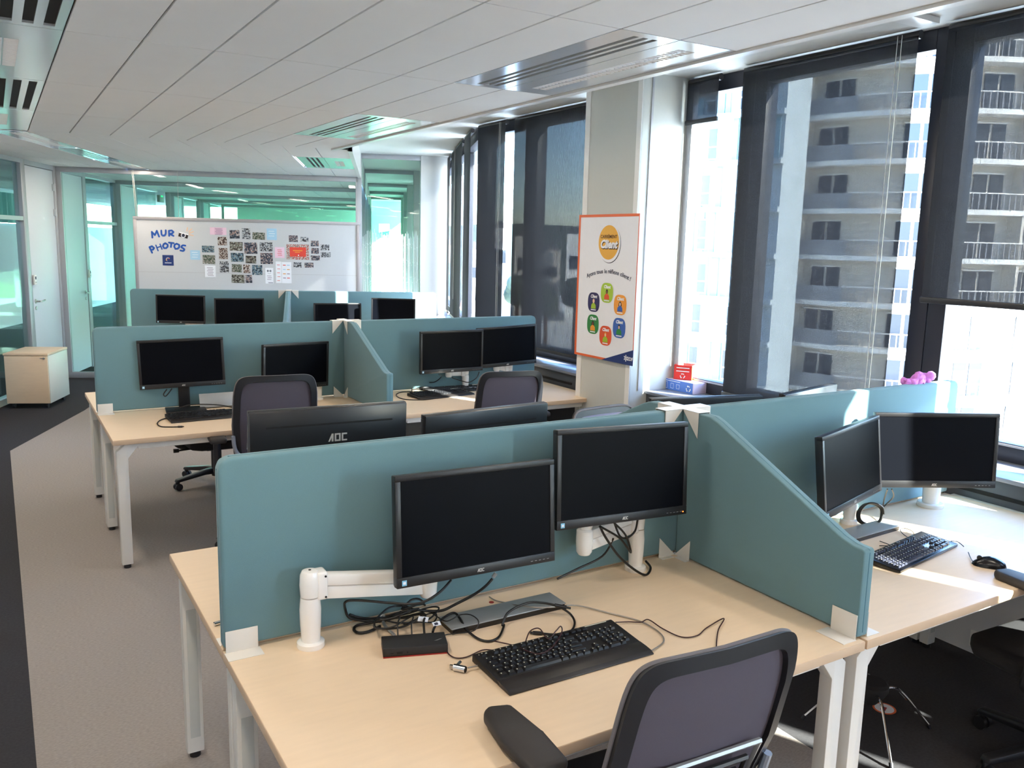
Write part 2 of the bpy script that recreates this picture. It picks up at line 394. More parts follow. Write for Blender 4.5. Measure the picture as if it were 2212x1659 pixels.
# raised strip along the windows with its edge trim
g = G()
g.box(0.60, 2.16, -6.2, 8, ZR, ZR + 0.03, 'plaster'); g.box(0.60, 0.645, -6.2, 8, ZC - 0.012, ZR, 'trim_white')
g.clip(FOLD_CO, FOLD_N); struct('ceiling.003', g, label='white raised ceiling strip along the windows')
g = G()
g.box(3.66, 5.3, -8, 14, ZR, ZR + 0.03, 'plaster'); g.box(3.66, 3.70, -8, -0.03, ZC - 0.012, ZR, 'trim_white'); g.box(3.68, 3.70, 0.05, 14, ZC, ZR, 'plaster')
g.clip(Lm @ (FOLD_CO - P0), Lm @ (-FOLD_N)); struct('ceiling.004', g, loc=P0, rotz=-TH, label='white raised ceiling strip beyond the bend')

# ------------------------------------------------------------------ ceiling fixtures
def vent(loc, rotz, w, l, n, x0, label, sw=0.026, pitch=0.047):
    t = thing('ceiling_vent', label, 'vent', loc, rotz, 'air vents in the ceiling')
    g = G(); e = 0.055
    g.box(0.003, w - 0.003, 0.003, e, 0, 0.01, 'panel_gloss'); g.box(0.003, w - 0.003, l - e, l - 0.003, 0, 0.01, 'panel_gloss')
    s0 = x0
    edges = [0.003]
    for k in range(n): edges += [s0 + pitch * k, s0 + pitch * k + sw]
    edges.append(w - 0.003)
    for k in range(0, len(edges), 2): g.box(edges[k], edges[k + 1], e, l - e, 0, 0.01, 'panel_gloss')
    obj('face_panel', g, t)
    g = G(); g.box(0.0, w, 0.0, l, 0.0104, 0.03, 'slot'); obj('duct', g, t, 'dark duct opening')
    return t
def lamp(loc, rotz, w, l, label, lx, power=True, short=None):
    t = thing('ceiling_light', label, 'ceiling light', loc, rotz, 'louvred ceiling lights')
    y0, y1 = short if short else (0.12, l - 0.12); x0, x1 = lx
    g = G(); z1 = 0.012
    g.box(0.003, x0, 0.003, l - 0.003, 0, z1, 'panel_gloss'); g.box(x1, w - 0.003, 0.003, l - 0.003, 0, z1, 'panel_gloss')
    g.box(x0, x1, 0.003, y0, 0, z1, 'panel_gloss'); g.box(x0, x1, y1, l - 0.003, 0, z1, 'panel_gloss')
    obj('housing', g, t)
    g = G(); k = int((y1 - y0) / 0.03)
    for i in range(k + 1):
        y = y0 + (y1 - y0) * i / k
        g.box(x0, x1, y - 0.002, y + 0.002, 0.0, 0.03, 'panel_gloss')
    g.box((x0 + x1) / 2 - 0.003, (x0 + x1) / 2 + 0.003, y0, y1, 0, 0.03, 'panel_gloss')
    obj('louvre', g, t)
    g = G(); g.box(x0 - 0.01, x1 + 0.01, y0 - 0.01, y1 + 0.01, 0.032, 0.04, 'louver'); obj('diffuser', g, t)
    obj('lamp_box', G().box(0, w, 0, l, 0.041, 0.05, 'tile_gap'), t)
    if power:
        a = bpy.data.lights.new('ceiling_lamp', 'AREA'); a.shape = 'RECTANGLE'; a.size = x1 - x0; a.size_y = y1 - y0; a.energy = LAMP_W; a.color = (1.0, 0.86, 0.70)
        o = bpy.data.objects.new('ceiling_lamp', a); C.objects.link(o); o.parent = t; o.location = ((x0 + x1) / 2, (y0 + y1) / 2, -0.012)
    return t
for k, nm in ((0, 'three black slots, large, above the poster column'), (2, 'three black slots, smaller, farther along above the window row')):
    vent((0.0, NY[ny(k)], ZC), 0, 0.293, 1.36, 3, 0.105, 'glossy white ceiling vent panel with ' + nm)
vent((0.0, NY[ny(-2)], ZC), 0, 0.293, 1.36, 3, 0.105, 'glossy white ceiling vent panel overhead behind the near ceiling edge')
vent((0.0, NY[ny(-4)], ZC), 0, 0.293, 1.36, 3, 0.105, 'glossy white ceiling vent panel behind the viewpoint')
lamp((0.293, NY[ny(0)], ZC), 0, 0.307, 1.36, 'long ceiling light with silver louvre beside the large black slotted vent', (0.10, 0.19))
lamp((0.293, NY[ny(2)], ZC), 0, 0.307, 1.36, 'glossy ceiling light reflecting blinds, beside the smaller slotted vent', (0.10, 0.19))
lamp((0.293, NY[ny(-2)], ZC), 0, 0.307, 1.36, 'ceiling light overhead just outside the top of the view', (0.10, 0.19))
lamp((0.293, NY[ny(-4)], ZC), 0, 0.307, 1.36, 'ceiling light behind the viewpoint near the windows', (0.10, 0.19))
wS = NX[4] - NX[3]
for k, lb in ((0, 'wide slotted ceiling vent at the very top left corner'), (2, 'slotted ceiling vent at left between two small lit lamps')):
    vent((NX[3], NY[ny(k)], ZC), 0, wS, 1.36, 4, 0.03, lb, 0.04, 0.073)
vent((NX[3], NY[ny(-2)], ZC), 0, wS, 1.36, 4, 0.03, 'slotted ceiling vent behind the viewpoint at left')
for k, lb in ((1, 'lit ceiling lamp with white louvre at upper left, the larger one'), (3, 'small lit ceiling lamp at left just before the ceiling bends'),
              (-1, 'ceiling lamp right above the viewpoint'), (-3, 'ceiling lamp behind the viewpoint'), (-4, 'ceiling lamp far behind the viewpoint'), (-5, 'rearmost ceiling lamp behind the viewpoint')):
    lamp((NX[3], NY[ny(k)], ZC), 0, wS, 1.36, lb, (0.06, 0.175), short=(0.3, 1.0))
vent(far(3.12, -2.56, ZC), -TH, 0.27, 1.29, 3, 0.09, 'small vent with three short black slots above the whiteboard')
lamp(far(3.388, -2.56, ZC), -TH, 0.27, 1.29, 'small square ceiling light beside the short slotted vent above the whiteboard', (0.09, 0.18), short=(0.35, 0.95))
lamp(far(0.84, -3.85, ZC), -TH, 0.28, 1.28, 'narrow ceiling light at left, first of the strip toward the glass wall', (0.10, 0.19))
vent(far(0.84, -2.55, ZC), -TH, 0.28, 1.27, 4, 0.06, 'slotted vent in the middle of the ceiling strip at left')
lamp(far(0.84, -1.26, ZC), -TH, 0.28, 1.25, 'narrow ceiling light at left, touching the glass wall', (0.10, 0.19))

# ------------------------------------------------------------------ walls out of sight, low wall under the sill
g = G(); g.box(-3.1, -3.0, -6.2, 5.75, 0, ZC, 'wall_white'); struct('wall_left', g, label='plain white wall at left, out of view')
g = G(); g.box(-3.0, 2.1, -6.2, -6.1, 0, ZR, 'wall_white')
struct('wall_back', g, label='plain white wall behind the viewpoint')
g = G(); g.box(1.73, 1.80, -6.1, 7, 0, 0.42, 'wall_white'); g.clip(FOLD_CO, FOLD_N); struct('wall_right', g, label='low white wall under the window sill')
t = thing('power_socket', 'white wall socket low on the wall under the window desk', 'socket', (1.73, -0.20, 0.075))
g = G(); g.box(-0.012, 0, -0.04, 0.04, -0.04, 0.04, 'white', 0.004); obj('cover_plate', g, t)
g = G(); g.cyl((-0.0125, 0, 0), (-0.0145, 0, 0), 0.022, 'silver', 20)
for dy in (-0.009, 0.009): g.cyl((-0.0146, dy, 0), (-0.0155, dy, 0), 0.003, 'slot', 8)
obj('outlet', g, t)

# sill cabinets: dark fronts in 1.28 m units with a finger slot, grey worktop
MUL = [0.40 + 1.2733 * k for k in range(-5, 4)]
k = 0
edges = [MUL[0]] + MUL[1:] + [5.3]
lab = {4: 'dark grey sill cabinet beside the front right desk', 5: 'dark grey sill cabinet behind the tower view blind', 6: 'dark grey sill cabinet under the red recycling box', 7: 'dark grey sill cabinet beside the second row right desk', 8: 'dark grey sill cabinet at the bend of the window wall'}
for i in range(1, len(edges) - 1):
    a, b = edges[i], edges[i + 1]
    g = G(); g.box(1.70, 2.0, a + 0.004, b - 0.004, 0.42, 0.845, 'cab_grey', 0.004)
    if b > 4.4: g.clip(FOLD_CO, FOLD_N)
    t = obj('sill_cabinet', g, None, lab.get(i, 'dark grey sill cabinet along the near windows, out of view'), 'cabinet', 'sill cabinets')
    if b < 5.2:
        g = G(); g.box(1.694, 1.702, a + 0.12, b - 0.12, 0.765, 0.782, 'slot'); obj('grip_slot', g, t)
g = G(); g.box(1.685, 2.06, -6.1, 7, 0.845, 0.865, 'sill', 0.003); g.clip(FOLD_CO, FOLD_N)
struct('trim_1', g, label='grey window sill along the facade')
g = G(); g.box(4.62, 4.98, -7, 0.0, 0.845, 0.865, 'sill'); g.box(4.64, 4.9, -7, 0, 0.0, 0.845, 'cab_grey'); g.clip(Lm @ (FOLD_CO - P0), Lm @ (-FOLD_N))
struct('trim_2', g, loc=P0, rotz=-TH, label='window sill beyond the bend')

# ------------------------------------------------------------------ windows: one frame with its pane per bay
GX = 2.03
def window(n, y0, y1, loc=None, rotz=0.0, X0=GX, wide=True):
    g = G(); fw = 0.095
    z0, z1 = 0.865, ZR
    g.box(X0 - 0.03, X0 + 0.07, y0, y0 + fw, z0, z1, 'anthracite', 0.004); g.box(X0 - 0.03, X0 + 0.07, y1 - fw, y1, z0, z1, 'anthracite', 0.004)
    g.box(X0 - 0.03, X0 + 0.07, y0 + fw, y1 - fw, z0, z0 + 0.09, 'anthracite', 0.004); g.box(X0 - 0.03, X0 + 0.07, y0 + fw, y1 - fw, z1 - 0.10, z1, 'anthracite', 0.004)
    g.box(X0 - 0.035, X0 - 0.03, y0 + fw, y1 - fw, z0 + 0.075, z0 + 0.085, 'frame_grey')
    w = struct('window_%d' % n, g, loc=loc, rotz=rotz, label='tall dark framed window bay')
    g = G(); g.box(X0 + 0.015, X0 + 0.027, y0 + fw, y1 - fw, z0 + 0.09, z1 - 0.10, 'glass')
    struct('pane', g, w); return w
for i in range(len(MUL) - 1): window(i + 1, MUL[i] + 0.002, MUL[i + 1] - 0.002)
window(9, MUL[-1] + 0.002, 5.08)
fb = [-3.04, -1.55, -0.06]
for i in range(2): window(10 + i, fb[i] + 0.002, fb[i + 1] - 0.002, P0, -TH, 4.93)
for i, b in enumerate((0.05, 2.45, 4.9, 7.3, 9.7)): window(14 + i, b + 0.01, b + 2.36, P0, -TH, 4.93)
# dark strip over the glass heads
# ------------------------------------------------------------------ pillar with reveal
g = G()
g.box(1.55, 2.02, 2.19, 2.80, 0.0, ZR, 'pillar')
g.box(1.545, 1.552, 2.19, 2.235, 0.0, ZR, 'trim_white'); g.box(1.545, 1.552, 2.745, 2.80, 0.0, ZR, 'trim_white')
g.box(1.62, 1.635, 2.183, 2.192, 0.87, ZR, 'frame_grey'); g.box(1.93, 1.98, 2.14, 2.192, 0.87, ZR, 'frame_grey', 0.004)
struct('wall_pillar', g, label='pale grey square column carrying the poster')
# small end cap plate under the blind head
t = obj('blind_bracket_cover', G().box(0, 0.30, -0.05, 0.06, -0.03, 0, 'trim_white', 0.004), None, 'small white cover plate at ceiling between two blinds', 'cover plate', loc=(1.52, 0.42, ZR))

# ------------------------------------------------------------------ roller blinds
def blind(y0, y1, zb, label, loc=None, rotz=0.0, X0=1.9, chain=None, sunbar=True, group='dark roller blinds'):
    t = thing('roller_blind', label, 'blind', loc if loc is not None else (0, 0, 0), rotz, group)
    z1 = ZR - 0.012
    g = G(); g.box(X0, X0 + 0.0015, y0, y1, zb, z1 - 0.03, 'blind'); obj('fabric', g, t)
    g = G(); g.cyl((X0 + 0.02, y0, z1 - 0.022), (X0 + 0.02, y1, z1 - 0.022), 0.021, 'blind_bar', 14); obj('roller_tube', g, t)
    g = G(); g.box(X0 - 0.008, X0 + 0.010, y0 - 0.006, y1 + 0.006, zb - 0.03, zb, 'blind_bar', 0.006); obj('bottom_bar', g, t)
    if chain:
        yc, zl = chain
        g = G(); g.tube([(X0 - 0.03, yc, z1 - 0.02), (X0 - 0.03, yc, zl), (X0 - 0.03, yc + 0.012, zl - 0.02), (X0 - 0.03, yc + 0.024, zl), (X0 - 0.03, yc + 0.024, z1 - 0.02)], 0.0014, 'chain', 6)
        z = z1 - 0.03
        obj('bead_chain', g, t, 'white bead chain')
    return t
blind(0.53, 1.68, 0.93, 'lowered dark roller blind in front of the round tower', chain=(0.60, 0.95))
blind(1.885, 2.165, 2.655, 'short raised roller blind beside the poster column')
blind(-0.75, 0.375, 1.62, 'half lowered roller blind at the right picture edge')
blind(-1.95, -0.96, 0.93, 'lowered roller blind just outside the view at right')
blind(-3.32, -2.30, 0.93, 'unseen lowered roller blind behind the viewpoint, keeping sun off the floor')  # unseen blind, lowered to keep a sun patch off the floor
blind(-4.62, -3.48, 0.93, 'unseen roller blind added farther behind the viewpoint to block sun')  # added out of view to stop sun reaching the foreground floor
blind(3.22, 4.34, 0.955, 'lowered blue looking roller blind left of the poster column')
blind(4.50, 5.0, 0.95, 'lowered roller blind at the bend of the window wall', chain=(4.53, 0.97))
BX = 4.81
for (b0, b1, ch, lb) in ((-3.03, -2.42, None, 'roller blind first beyond the bend'), (-2.13, -0.80, (-1.62, 1.2), 'roller blind beyond the bend with hanging bead chain'), (-0.50, -0.14, None, 'roller blind sliver nearest the white end pillar')):
    blind(b0, b1, 0.95, lb, P0, -TH, BX, ch)


for i, b in enumerate((0.3, 2.7, 5.15, 7.55, 9.95)): blind(b, b + 2.2, 0.95, ('first', 'second', 'third', 'fourth', 'fifth')[i] + ' added roller blind dimming the glazed rooms behind the glass wall', P0, -TH, BX)  # blinds added to cut the daylight in the far rooms
# ------------------------------------------------------------------ corridor wall at left: doors and glass, repeated per room (far wing axes, wall face a=0)
def leftwall(k, b0, s=1):
    F = 'frame_grey'; g = G()
    def bx(a0, a1, u0, u1, z0, z1, m, bev=0):
        lo, hi = sorted((b0 + s * u0, b0 + s * u1)); gg.box(a0, a1, lo, hi, z0, z1, m, bev)
    gg = g
    bx(-0.09, 0.0, 0.065 if s < 0 else -0.065, 0.085, 0, ZC, F, 0.004); bx(-0.09, 0.0, 0.945, 1.06, 0, ZC, F, 0.004)
    bx(-0.09, 0.0, 0.085, 0.945, 2.575, ZC, F); bx(-0.09, 0.0, 1.06, 2.395, 2.585, ZC, F)
    bx(-0.09, 0.0, 1.06, 2.395, 0, 0.07, 'trim_white'); bx(-0.085, -0.005, 1.06, 2.395, 1.955, 2.0, F)
    w = struct('wall_left.%03d' % k, g, loc=P0, rotz=-TH, label='glazed corridor wall in light grey frames')
    gg = G(); bx(-0.05, -0.04, 1.06, 2.395, 0.07, 1.955, 'glass_green'); bx(-0.05, -0.04, 1.06, 2.395, 2.0, 2.585, 'glass_green')
    struct('pane', gg, w)
def door(n, b0, s, label):
    def B(u): return b0 + s * u
    g = G(); lo, hi = sorted((B(0.09), B(0.94))); g.box(-0.055, -0.012, lo, hi, 0.012, 2.57, 'door', 0.003)
    d = struct('door_%d' % n, g, loc=P0, rotz=-TH, label=label)
    hy = 0.855; RY = Matrix.Rotation(PI / 2, 4, 'Y')
    g = G(); g.lathe([(0.026, 0.0), (0.026, 0.008), (0.010, 0.010), (0.010, 0.05)], 'steel', 20, X=Matrix.Translation((-0.012, B(hy), 1.035)) @ RY)
    g.tube(crom([(0.036, B(hy), 1.035), (0.045, B(hy - 0.02), 1.035), (0.045, B(hy - 0.08), 1.035), (0.04, B(hy - 0.14), 1.04)], 4), 0.010, 'steel', 10)
    obj('door_handle', g, d, 'curved steel lever handle')
    g = G(); g.lathe([(0.022, 0.0), (0.022, 0.008), (0.016, 0.01)], 'steel', 20, X=Matrix.Translation((-0.012, B(hy), 0.955)) @ RY); obj('lock_rosette', g, d)
    for z in (2.32, 2.02, 0.28):
        g = G(); y = B(0.085); g.cyl((0.002, y, z), (0.002, y, z + 0.1), 0.013, 'frame_grey', 12); lo, hi = sorted((B(0.05), B(0.13))); g.box(-0.012, 0.003, lo, hi, z + 0.01, z + 0.09, 'frame_grey', 0.002)
        obj('hinge', g, d)
leftwall(1, 0.0, -1); leftwall(6, -2.50, -1)
for k, b0 in enumerate((0.0, 2.49, 5.87, 8.6)): leftwall(k + 2, b0)
door(1, 0.0, -1, 'white door with steel lever handle at far left'); door(2, 0.0, 1, 'white door behind the glass wall'); door(3, 2.49, 1, 'white door of the second glazed room')
door(4, 5.87, 1, 'white door of the third glazed room'); door(5, 8.6, 1, 'white door of the fourth glazed room'); door(6, -2.50, -1, 'white door out of view at left')
for b, lb in ((-0.90, 'small white door reader on the frame beside the near white door'), (0.99, 'small white door reader beside the white door behind the glass wall')):
    t = thing('door_reader', lb, 'card reader', far(0.0, b, 1.285), -TH, 'door readers')
    g = G(); g.box(0.0, 0.022, -0.032, 0.032, -0.055, 0.055, 'white', 0.004); obj('case', g, t)
    g = G(); g.box(0.0225, 0.0235, -0.017, 0.017, 0.005, 0.038, 'dark_ink'); obj('sensor_window', g, t)
    g = G(); g.box(0.0225, 0.0235, -0.022, 0.022, -0.03, -0.026, 'dark_ink'); obj('mark', g, t)

# ------------------------------------------------------------------ glass cross walls
def glasswall(k, b):
    F = 'frame_grey'; g = G(); y0, y1 = b - 0.03, b + 0.03
    g.box(0.001, 3.66, y0, y1, ZC - 0.062, ZC - 0.002, F, 0.003); g.box(0.001, 3.66, y0, y1, 0, 0.075, F, 0.003)
    g.box(0.001, 0.06, y0, y1, 0.07, ZC - 0.06, F); g.box(3.63, 3.71, y0, y1, 0, ZR - 0.002, F, 0.003)
    g.box(3.71, 4.47, y0, y1, ZR - 0.062, ZR - 0.002, F, 0.003); g.box(3.71, 4.47, y0, y1, 0, 0.075, F, 0.003)
    w = struct('wall_front.%03d' % k if k else 'wall_front', g, loc=P0, rotz=-TH, label='frame of a full height glass wall')
    g = G(); 
    for a0, a1 in ((0.06, 1.438), (1.442, 2.53), (2.534, 3.63)): g.box(a0, a1, b - 0.006, b + 0.006, 0.075, ZC - 0.062, 'glass_green')
    g.box(3.71, 4.47, b - 0.006, b + 0.006, 0.075, ZR - 0.062, 'glass_green')
    struct('pane', g, w)
    g = G(); g.box(4.47, 4.84, b - 0.05, b + 0.22, 0, ZR, 'wall_white', 0.004)
    struct('wall_pillar.%03d' % (k + 1), g, loc=P0, rotz=-TH, label='white end pillar at the window side of a glass wall')
    return w
for k, b in enumerate((0.0, 2.45, 5.85, 8.6, 11.1)): glasswall(k, b)
# reed pattern film on the right pane: stems are print on the glass, one object
g = G(); r2 = random.Random(3)
for k in range(46):
    a = 3.725 + 0.0162 * k + r2.uniform(-0.003, 0.003); w = r2.choice((0.003, 0.005, 0.008)); top = r2.uniform(1.86, 1.98)
    g.box(a - w / 2, a + w / 2, -0.0085, -0.0070, 0.8, top, 'frost')
    for q in range(3):
        z = 1.32 + 0.22 * q + r2.uniform(-0.04, 0.04)
        g.box(a - w / 2 - 0.002, a + w / 2 + 0.002, -0.0088, -0.0070, z, z + 0.012, 'frost')
obj('reed_film', g, None, 'white reed stem pattern film on the pane right of the whiteboard', 'window film', kind='stuff', loc=P0, rot=(0, 0, -TH))
# back wall of the last room with its window, left rooms behind the corridor glass
g = G(); g.box(0, 3.9, 13.5, 13.6, 0, ZR, 'wall_white'); g.box(3.9, 5.0, 13.5, 13.6, 0, 1.9, 'wall_white'); g.box(4.2, 5.0, 13.5, 13.6, 1.9, ZR, 'wall_white'); g.box(3.9, 4.2, 13.5, 13.6, 2.3, ZR, 'wall_white'); struct('wall_back.001', g, loc=P0, rotz=-TH, label='end wall of the farthest room')
g = G(); g.box(-3.3, -3.2, -6, 13.6, 0, 1.98, 'wall_white'); g.box(-3.3, -3.2, -6, 13.6, 2.56, ZR, 'wall_white'); g.box(-3.2, -0.1, -5.1, -5.0, 0, ZR, 'wall_white'); struct('wall_left.020', g, loc=P0, rotz=-TH, label='outer wall of the rooms at left')
for i, b in enumerate((-4.2, -3.2, -2.2, -1.2, -0.2, 0.8, 1.8, 2.8)):
    t = thing('storage_cabinet', ['tall white storage cabinet behind the corridor glass, first from the left edge', 'tall white storage cabinet behind the corridor glass, beside the folded table', 'tall white storage cabinet behind the near white door', 'tall white cabinet past the near white door', 'tall white cabinet behind the second door', 'tall white cabinet seen through the second glass panel', 'tall white cabinet at right of the second glass panel', 'tall white cabinet in the next room at left'][i], 'cabinet', far(-2.7, b), -TH, 'storage cabinets behind the corridor glass')
    g = G(); g.box(-0.45, 0, 0.004, 0.996, 0, 1.93, 'frame_grey', 0.004); obj('carcass', g, t)
    for j in range(2):
        for z0, z1 in ((0.06, 0.66), (0.68, 1.28), (1.30, 1.90)):
            g = G(); g.box(0.0, 0.018, 0.012 + 0.49 * j, 0.494 + 0.49 * j, z0, z1, 'frame_grey', 0.003); obj('door', g, t)
g = G(); n = 170
pts = [(-3.16 + 0.025 * math.sin(k * 1.9), -4.9 + 0.085 * k) for k in range(n)]
for (x0, y0), (x1, y1) in zip(pts, pts[1:]): g.poly([(x0, y0, 1.99), (x1, y1, 1.99), (x1, y1, 2.56), (x0, y0, 2.56)], 'curtain')
obj('curtain', g, None, 'pale pleated curtain in the high window of the room at left', 'curtain', loc=P0, rot=(0, 0, -TH))
t = thing('meeting_table', 'white meeting table faintly visible behind the corridor glass at left', 'table', far(-1.4, -2.0), -TH)
g = G(); g.box(-0.4, 0.4, -0.7, 0.7, 0.72, 0.745, 'white', 0.004); obj('tabletop', g, t)
for x in (-0.36, 0.36):
    for y in (-0.66, 0.66): obj('leg', G().box(x - 0.02, x + 0.02, y - 0.02, y + 0.02, 0, 0.72, 'steel'), t)
first = None
for i, (a, b, rz, lb) in enumerate(((-0.75, -2.3, 0.3, 'dark slatted visitor chair behind the corridor glass, left one'), (-0.7, -1.65, 0.2, 'dark slatted visitor chair behind the corridor glass, right one'))):
    if first is None:
        t = thing('visitor_chair', lb, 'chair', far(a, b), -TH + rz, 'visitor chairs behind the corridor glass')
        obj('seat', G().box(-0.2, 0.2, -0.2, 0.2, 0.43, 0.46, 'chair_black', 0.01), t)
        g = G()
        for k in range(9): g.box(0.19, 0.205, -0.19 + 0.045 * k, -0.165 + 0.045 * k, 0.58, 0.82, 'chair_black')
        g.box(0.188, 0.207, -0.2, 0.22, 0.81, 0.84, 'chair_black', 0.004); obj('backrest', g, t)
        for x in (-0.18, 0.19):
            for y in (-0.18, 0.19): obj('leg', G().tube([(x, y, 0.86 if x > 0 else 0.44), (x * 1.1, y * 1.05, 0)], 0.011, 'chrome', 8), t)
        first = t
    else: dup(first, far(a, b), -TH + rz, lb)
t = thing('exit_sign', 'small lit green exit sign far behind the glass', 'exit sign', far(0.03, 4.83, 2.50), -TH)
obj('case', G().box(0, 0.05, -0.14, 0.14, -0.09, 0.03, 'exit_case', 0.004), t); obj('lamp_face', G().box(0.0505, 0.053, -0.06, 0.06, 0.0, 0.025, 'exit_green'), t)

# ------------------------------------------------------------------ whiteboard on wires with its prints
BD = -0.075                                  # board face, metres in front of the glass wall
t = thing('whiteboard', 'large framed whiteboard hung before the glass wall, covered in photos', 'whiteboard', P0, -TH)
X0, X1, Z0, Z1 = 0.893, 3.683, 0.88, 2.055; fw_ = 0.038
g = G(); g.box(X0 + 0.02, X1 - 0.02, BD + 0.001, BD + 0.016, Z0 + 0.02, Z1 - 0.02, 'board'); g.box(X0 + fw_, X1 - fw_, BD, BD + 0.0015, 1.366, 1.369, 'board_frame'); obj('surface', g, t)
g = G()
for a0, a1, z0, z1 in ((X0, X1, Z1 - fw_, Z1), (X0, X1, Z0, Z0 + fw_), (X0, X0 + fw_, Z0 + fw_, Z1 - fw_), (X1 - fw_, X1, Z0 + fw_, Z1 - fw_)): g.box(a0, a1, BD - 0.012, BD + 0.02, z0, z1, 'board_frame', 0.003)
obj('frame', g, t)
for a in (0.93, 0.945, 1.44, 3.64): obj('wire', G().cyl((a, BD + 0.005, Z1 - 0.01), (a - (0.03 if a < 1 else 0), BD + 0.02, ZC - 0.003), 0.0022, 'chain', 6), t)
def bp(a, z, d=0.0): return far(a, BD - 0.0005 - d, z)
def card(name, label, cat, a, z, w, h, m, group, extra=None, tilt=0.0):
    g = G(); g.box(-w / 2, w / 2, -0.0012, 0, -h / 2, h / 2, m)
    if extra: extra(g)
    return obj(name, g, None, label, cat, group, loc=bp(a, z), rot=(0, tilt, -TH))
def stroke(pts, r=0.011): 
    g = G(); P = [Vector((p[0] - pts[0][0], -0.0006, p[1] - pts[0][1])) for p in pts]
    for i in range(len(P) - 1):
        d = (P[i + 1] - P[i]); q = d.normalized(); n_ = Vector((-q.z, 0, q.x)) * r
        g.poly([tuple(P[i] + n_ - q * 0.3 * r), tuple(P[i] - n_ - q * 0.3 * r), tuple(P[i + 1] - n_ + q * 0.3 * r), tuple(P[i + 1] + n_ + q * 0.3 * r)], 'blue_ink')
    for k, p in enumerate(P):
        g.disc((p.x, -0.0007 - 0.0001 * k, p.z), r, r, 'blue_ink', 12)
    return g, pts[0]
LET = [('M', 'first', [(1.114,1.795),(1.111,1.867),(1.145,1.827),(1.171,1.881),(1.195,1.810)]), ('U', 'second', crom([(1.224,1.885,0),(1.227,1.835,0),(1.250,1.824,0),(1.274,1.843,0),(1.278,1.890,0)], 4)),
 ('R', 'third', [(1.316,1.822),(1.316,1.885),(1.350,1.890),(1.370,1.872),(1.355,1.855),(1.323,1.847),(1.368,1.823)]),
 ('P', 'first', [(1.103,1.607),(1.075,1.676),(1.105,1.688),(1.129,1.668),(1.117,1.648),(1.092,1.642)]), ('H', 'second', None),
 ('O', 'third', [(1.267,1.730),(1.246,1.717),(1.236,1.692),(1.250,1.667),(1.274,1.668),(1.293,1.687),(1.294,1.712),(1.267,1.730)]), ('T', 'fourth', None),
 ('O', 'fifth', [(1.403,1.727),(1.379,1.714),(1.372,1.689),(1.386,1.661),(1.413,1.665),(1.432,1.684),(1.433,1.712),(1.403,1.727)]), ('S', 'last', crom([(1.506,1.705,0),(1.475,1.707,0),(1.459,1.685,0),(1.492,1.660,0),(1.479,1.638,0),(1.446,1.643,0)], 4))]
for i, (ch, nth, pts) in enumerate(LET):
    word = 'MUR' if i < 3 else 'PHOTOS'
    if ch == 'H':
        g, o = stroke([(1.152,1.702),(1.176,1.634)], 0.008); 
        for seg in ([(1.201,1.722),(1.225,1.648)], [(1.164,1.672),(1.211,1.688)]):
            P = [Vector((p[0] - 1.152, -0.0006, p[1] - 1.702)) for p in seg]; d = (P[1] - P[0]).normalized(); n_ = Vector((-d.z, 0, d.x)) * 0.008
            g.poly([tuple(P[0] + n_), tuple(P[0] - n_), tuple(P[1] - n_), tuple(P[1] + n_)], 'blue_ink')
    elif ch == 'T':
        g, o = stroke([(1.310,1.738),(1.367,1.733)]); P = [Vector((1.340 - 1.310, -0.0006, -0.006)), Vector((0.020, -0.0006, -0.063))]
        d = (P[1] - P[0]).normalized(); n_ = Vector((-d.z, 0, d.x)) * 0.011; g.poly([tuple(P[0] + n_), tuple(P[0] - n_), tuple(P[1] - n_), tuple(P[1] + n_)], 'blue_ink')
    else: g, o = stroke([(p[0], p[1]) for p in pts])
    obj('paper_letter', g, None, 'blue paper letter %s, %s of the word %s on the whiteboard' % (ch, nth, word), 'letter', 'blue letters on the whiteboard', loc=bp(o[0], o[1]), rot=(0, 0, -TH))
t = thing('camera_cutout', 'cut out camera picture with a flash, beside the word MUR', 'cutout', bp(1.487, 1.832), -TH, rot=(0, 0.25, -TH))
g = G(); g.box(-0.057, 0.057, -0.0012, 0, -0.027, 0.028, 'hair', 0.0005); g.box(-0.055, 0.057, -0.0013, 0, 0.018, 0.032, 'paper'); obj('body', g, t)
g = G(); g.disc((0, -0.0016, 0), 0.029, 0.029, 'paper'); g.disc((0, -0.0019, 0), 0.021, 0.021, 'dark_ink'); g.disc((0.004, -0.0021, 0.005), 0.009, 0.009, 'win_dark'); obj('lens', g, t)
for (x0, z0), (x1, z1) in (((0.03, 0.062), (0.028, 0.112)), ((0.052, 0.058), (0.082, 0.112)), ((0.058, 0.044), (0.112, 0.082)), ((0.064, 0.03), (0.122, 0.030))):
    d = Vector((x1 - x0, 0, z1 - z0)).normalized(); n_ = Vector((-d.z, 0, d.x)) * 0.005
    obj('flash_ray', G().poly([(x0 + n_.x, -0.001, z0 + n_.z), (x0 - n_.x, -0.001, z0 - n_.z), (x1 - n_.x, -0.001, z1 - n_.z), (x1 + n_.x, -0.001, z1 + n_.z)], 'peach'), t)
def fx_square(g):
    g.disc((0.0, -0.0016, 0.012), 0.026, 0.026, 'board_frame', 20); g.disc((0.008, -0.0018, 0.006), 0.022, 0.022, 'navy', 20); g.disc((0.012, -0.002, 0.022), 0.008, 0.006, 'red', 12); g.disc((-0.02, -0.002, 0.004), 0.007, 0.008, 'amber', 12)
    g.box(-0.04, 0.04, -0.0016, -0.001, -0.036, -0.028, 'paper')
card('square_card', 'square navy card with a round emblem under the word PHOTOS', 'card', 1.291, 1.516, 0.133, 0.131, 'navy', 'cards on the whiteboard', fx_square)
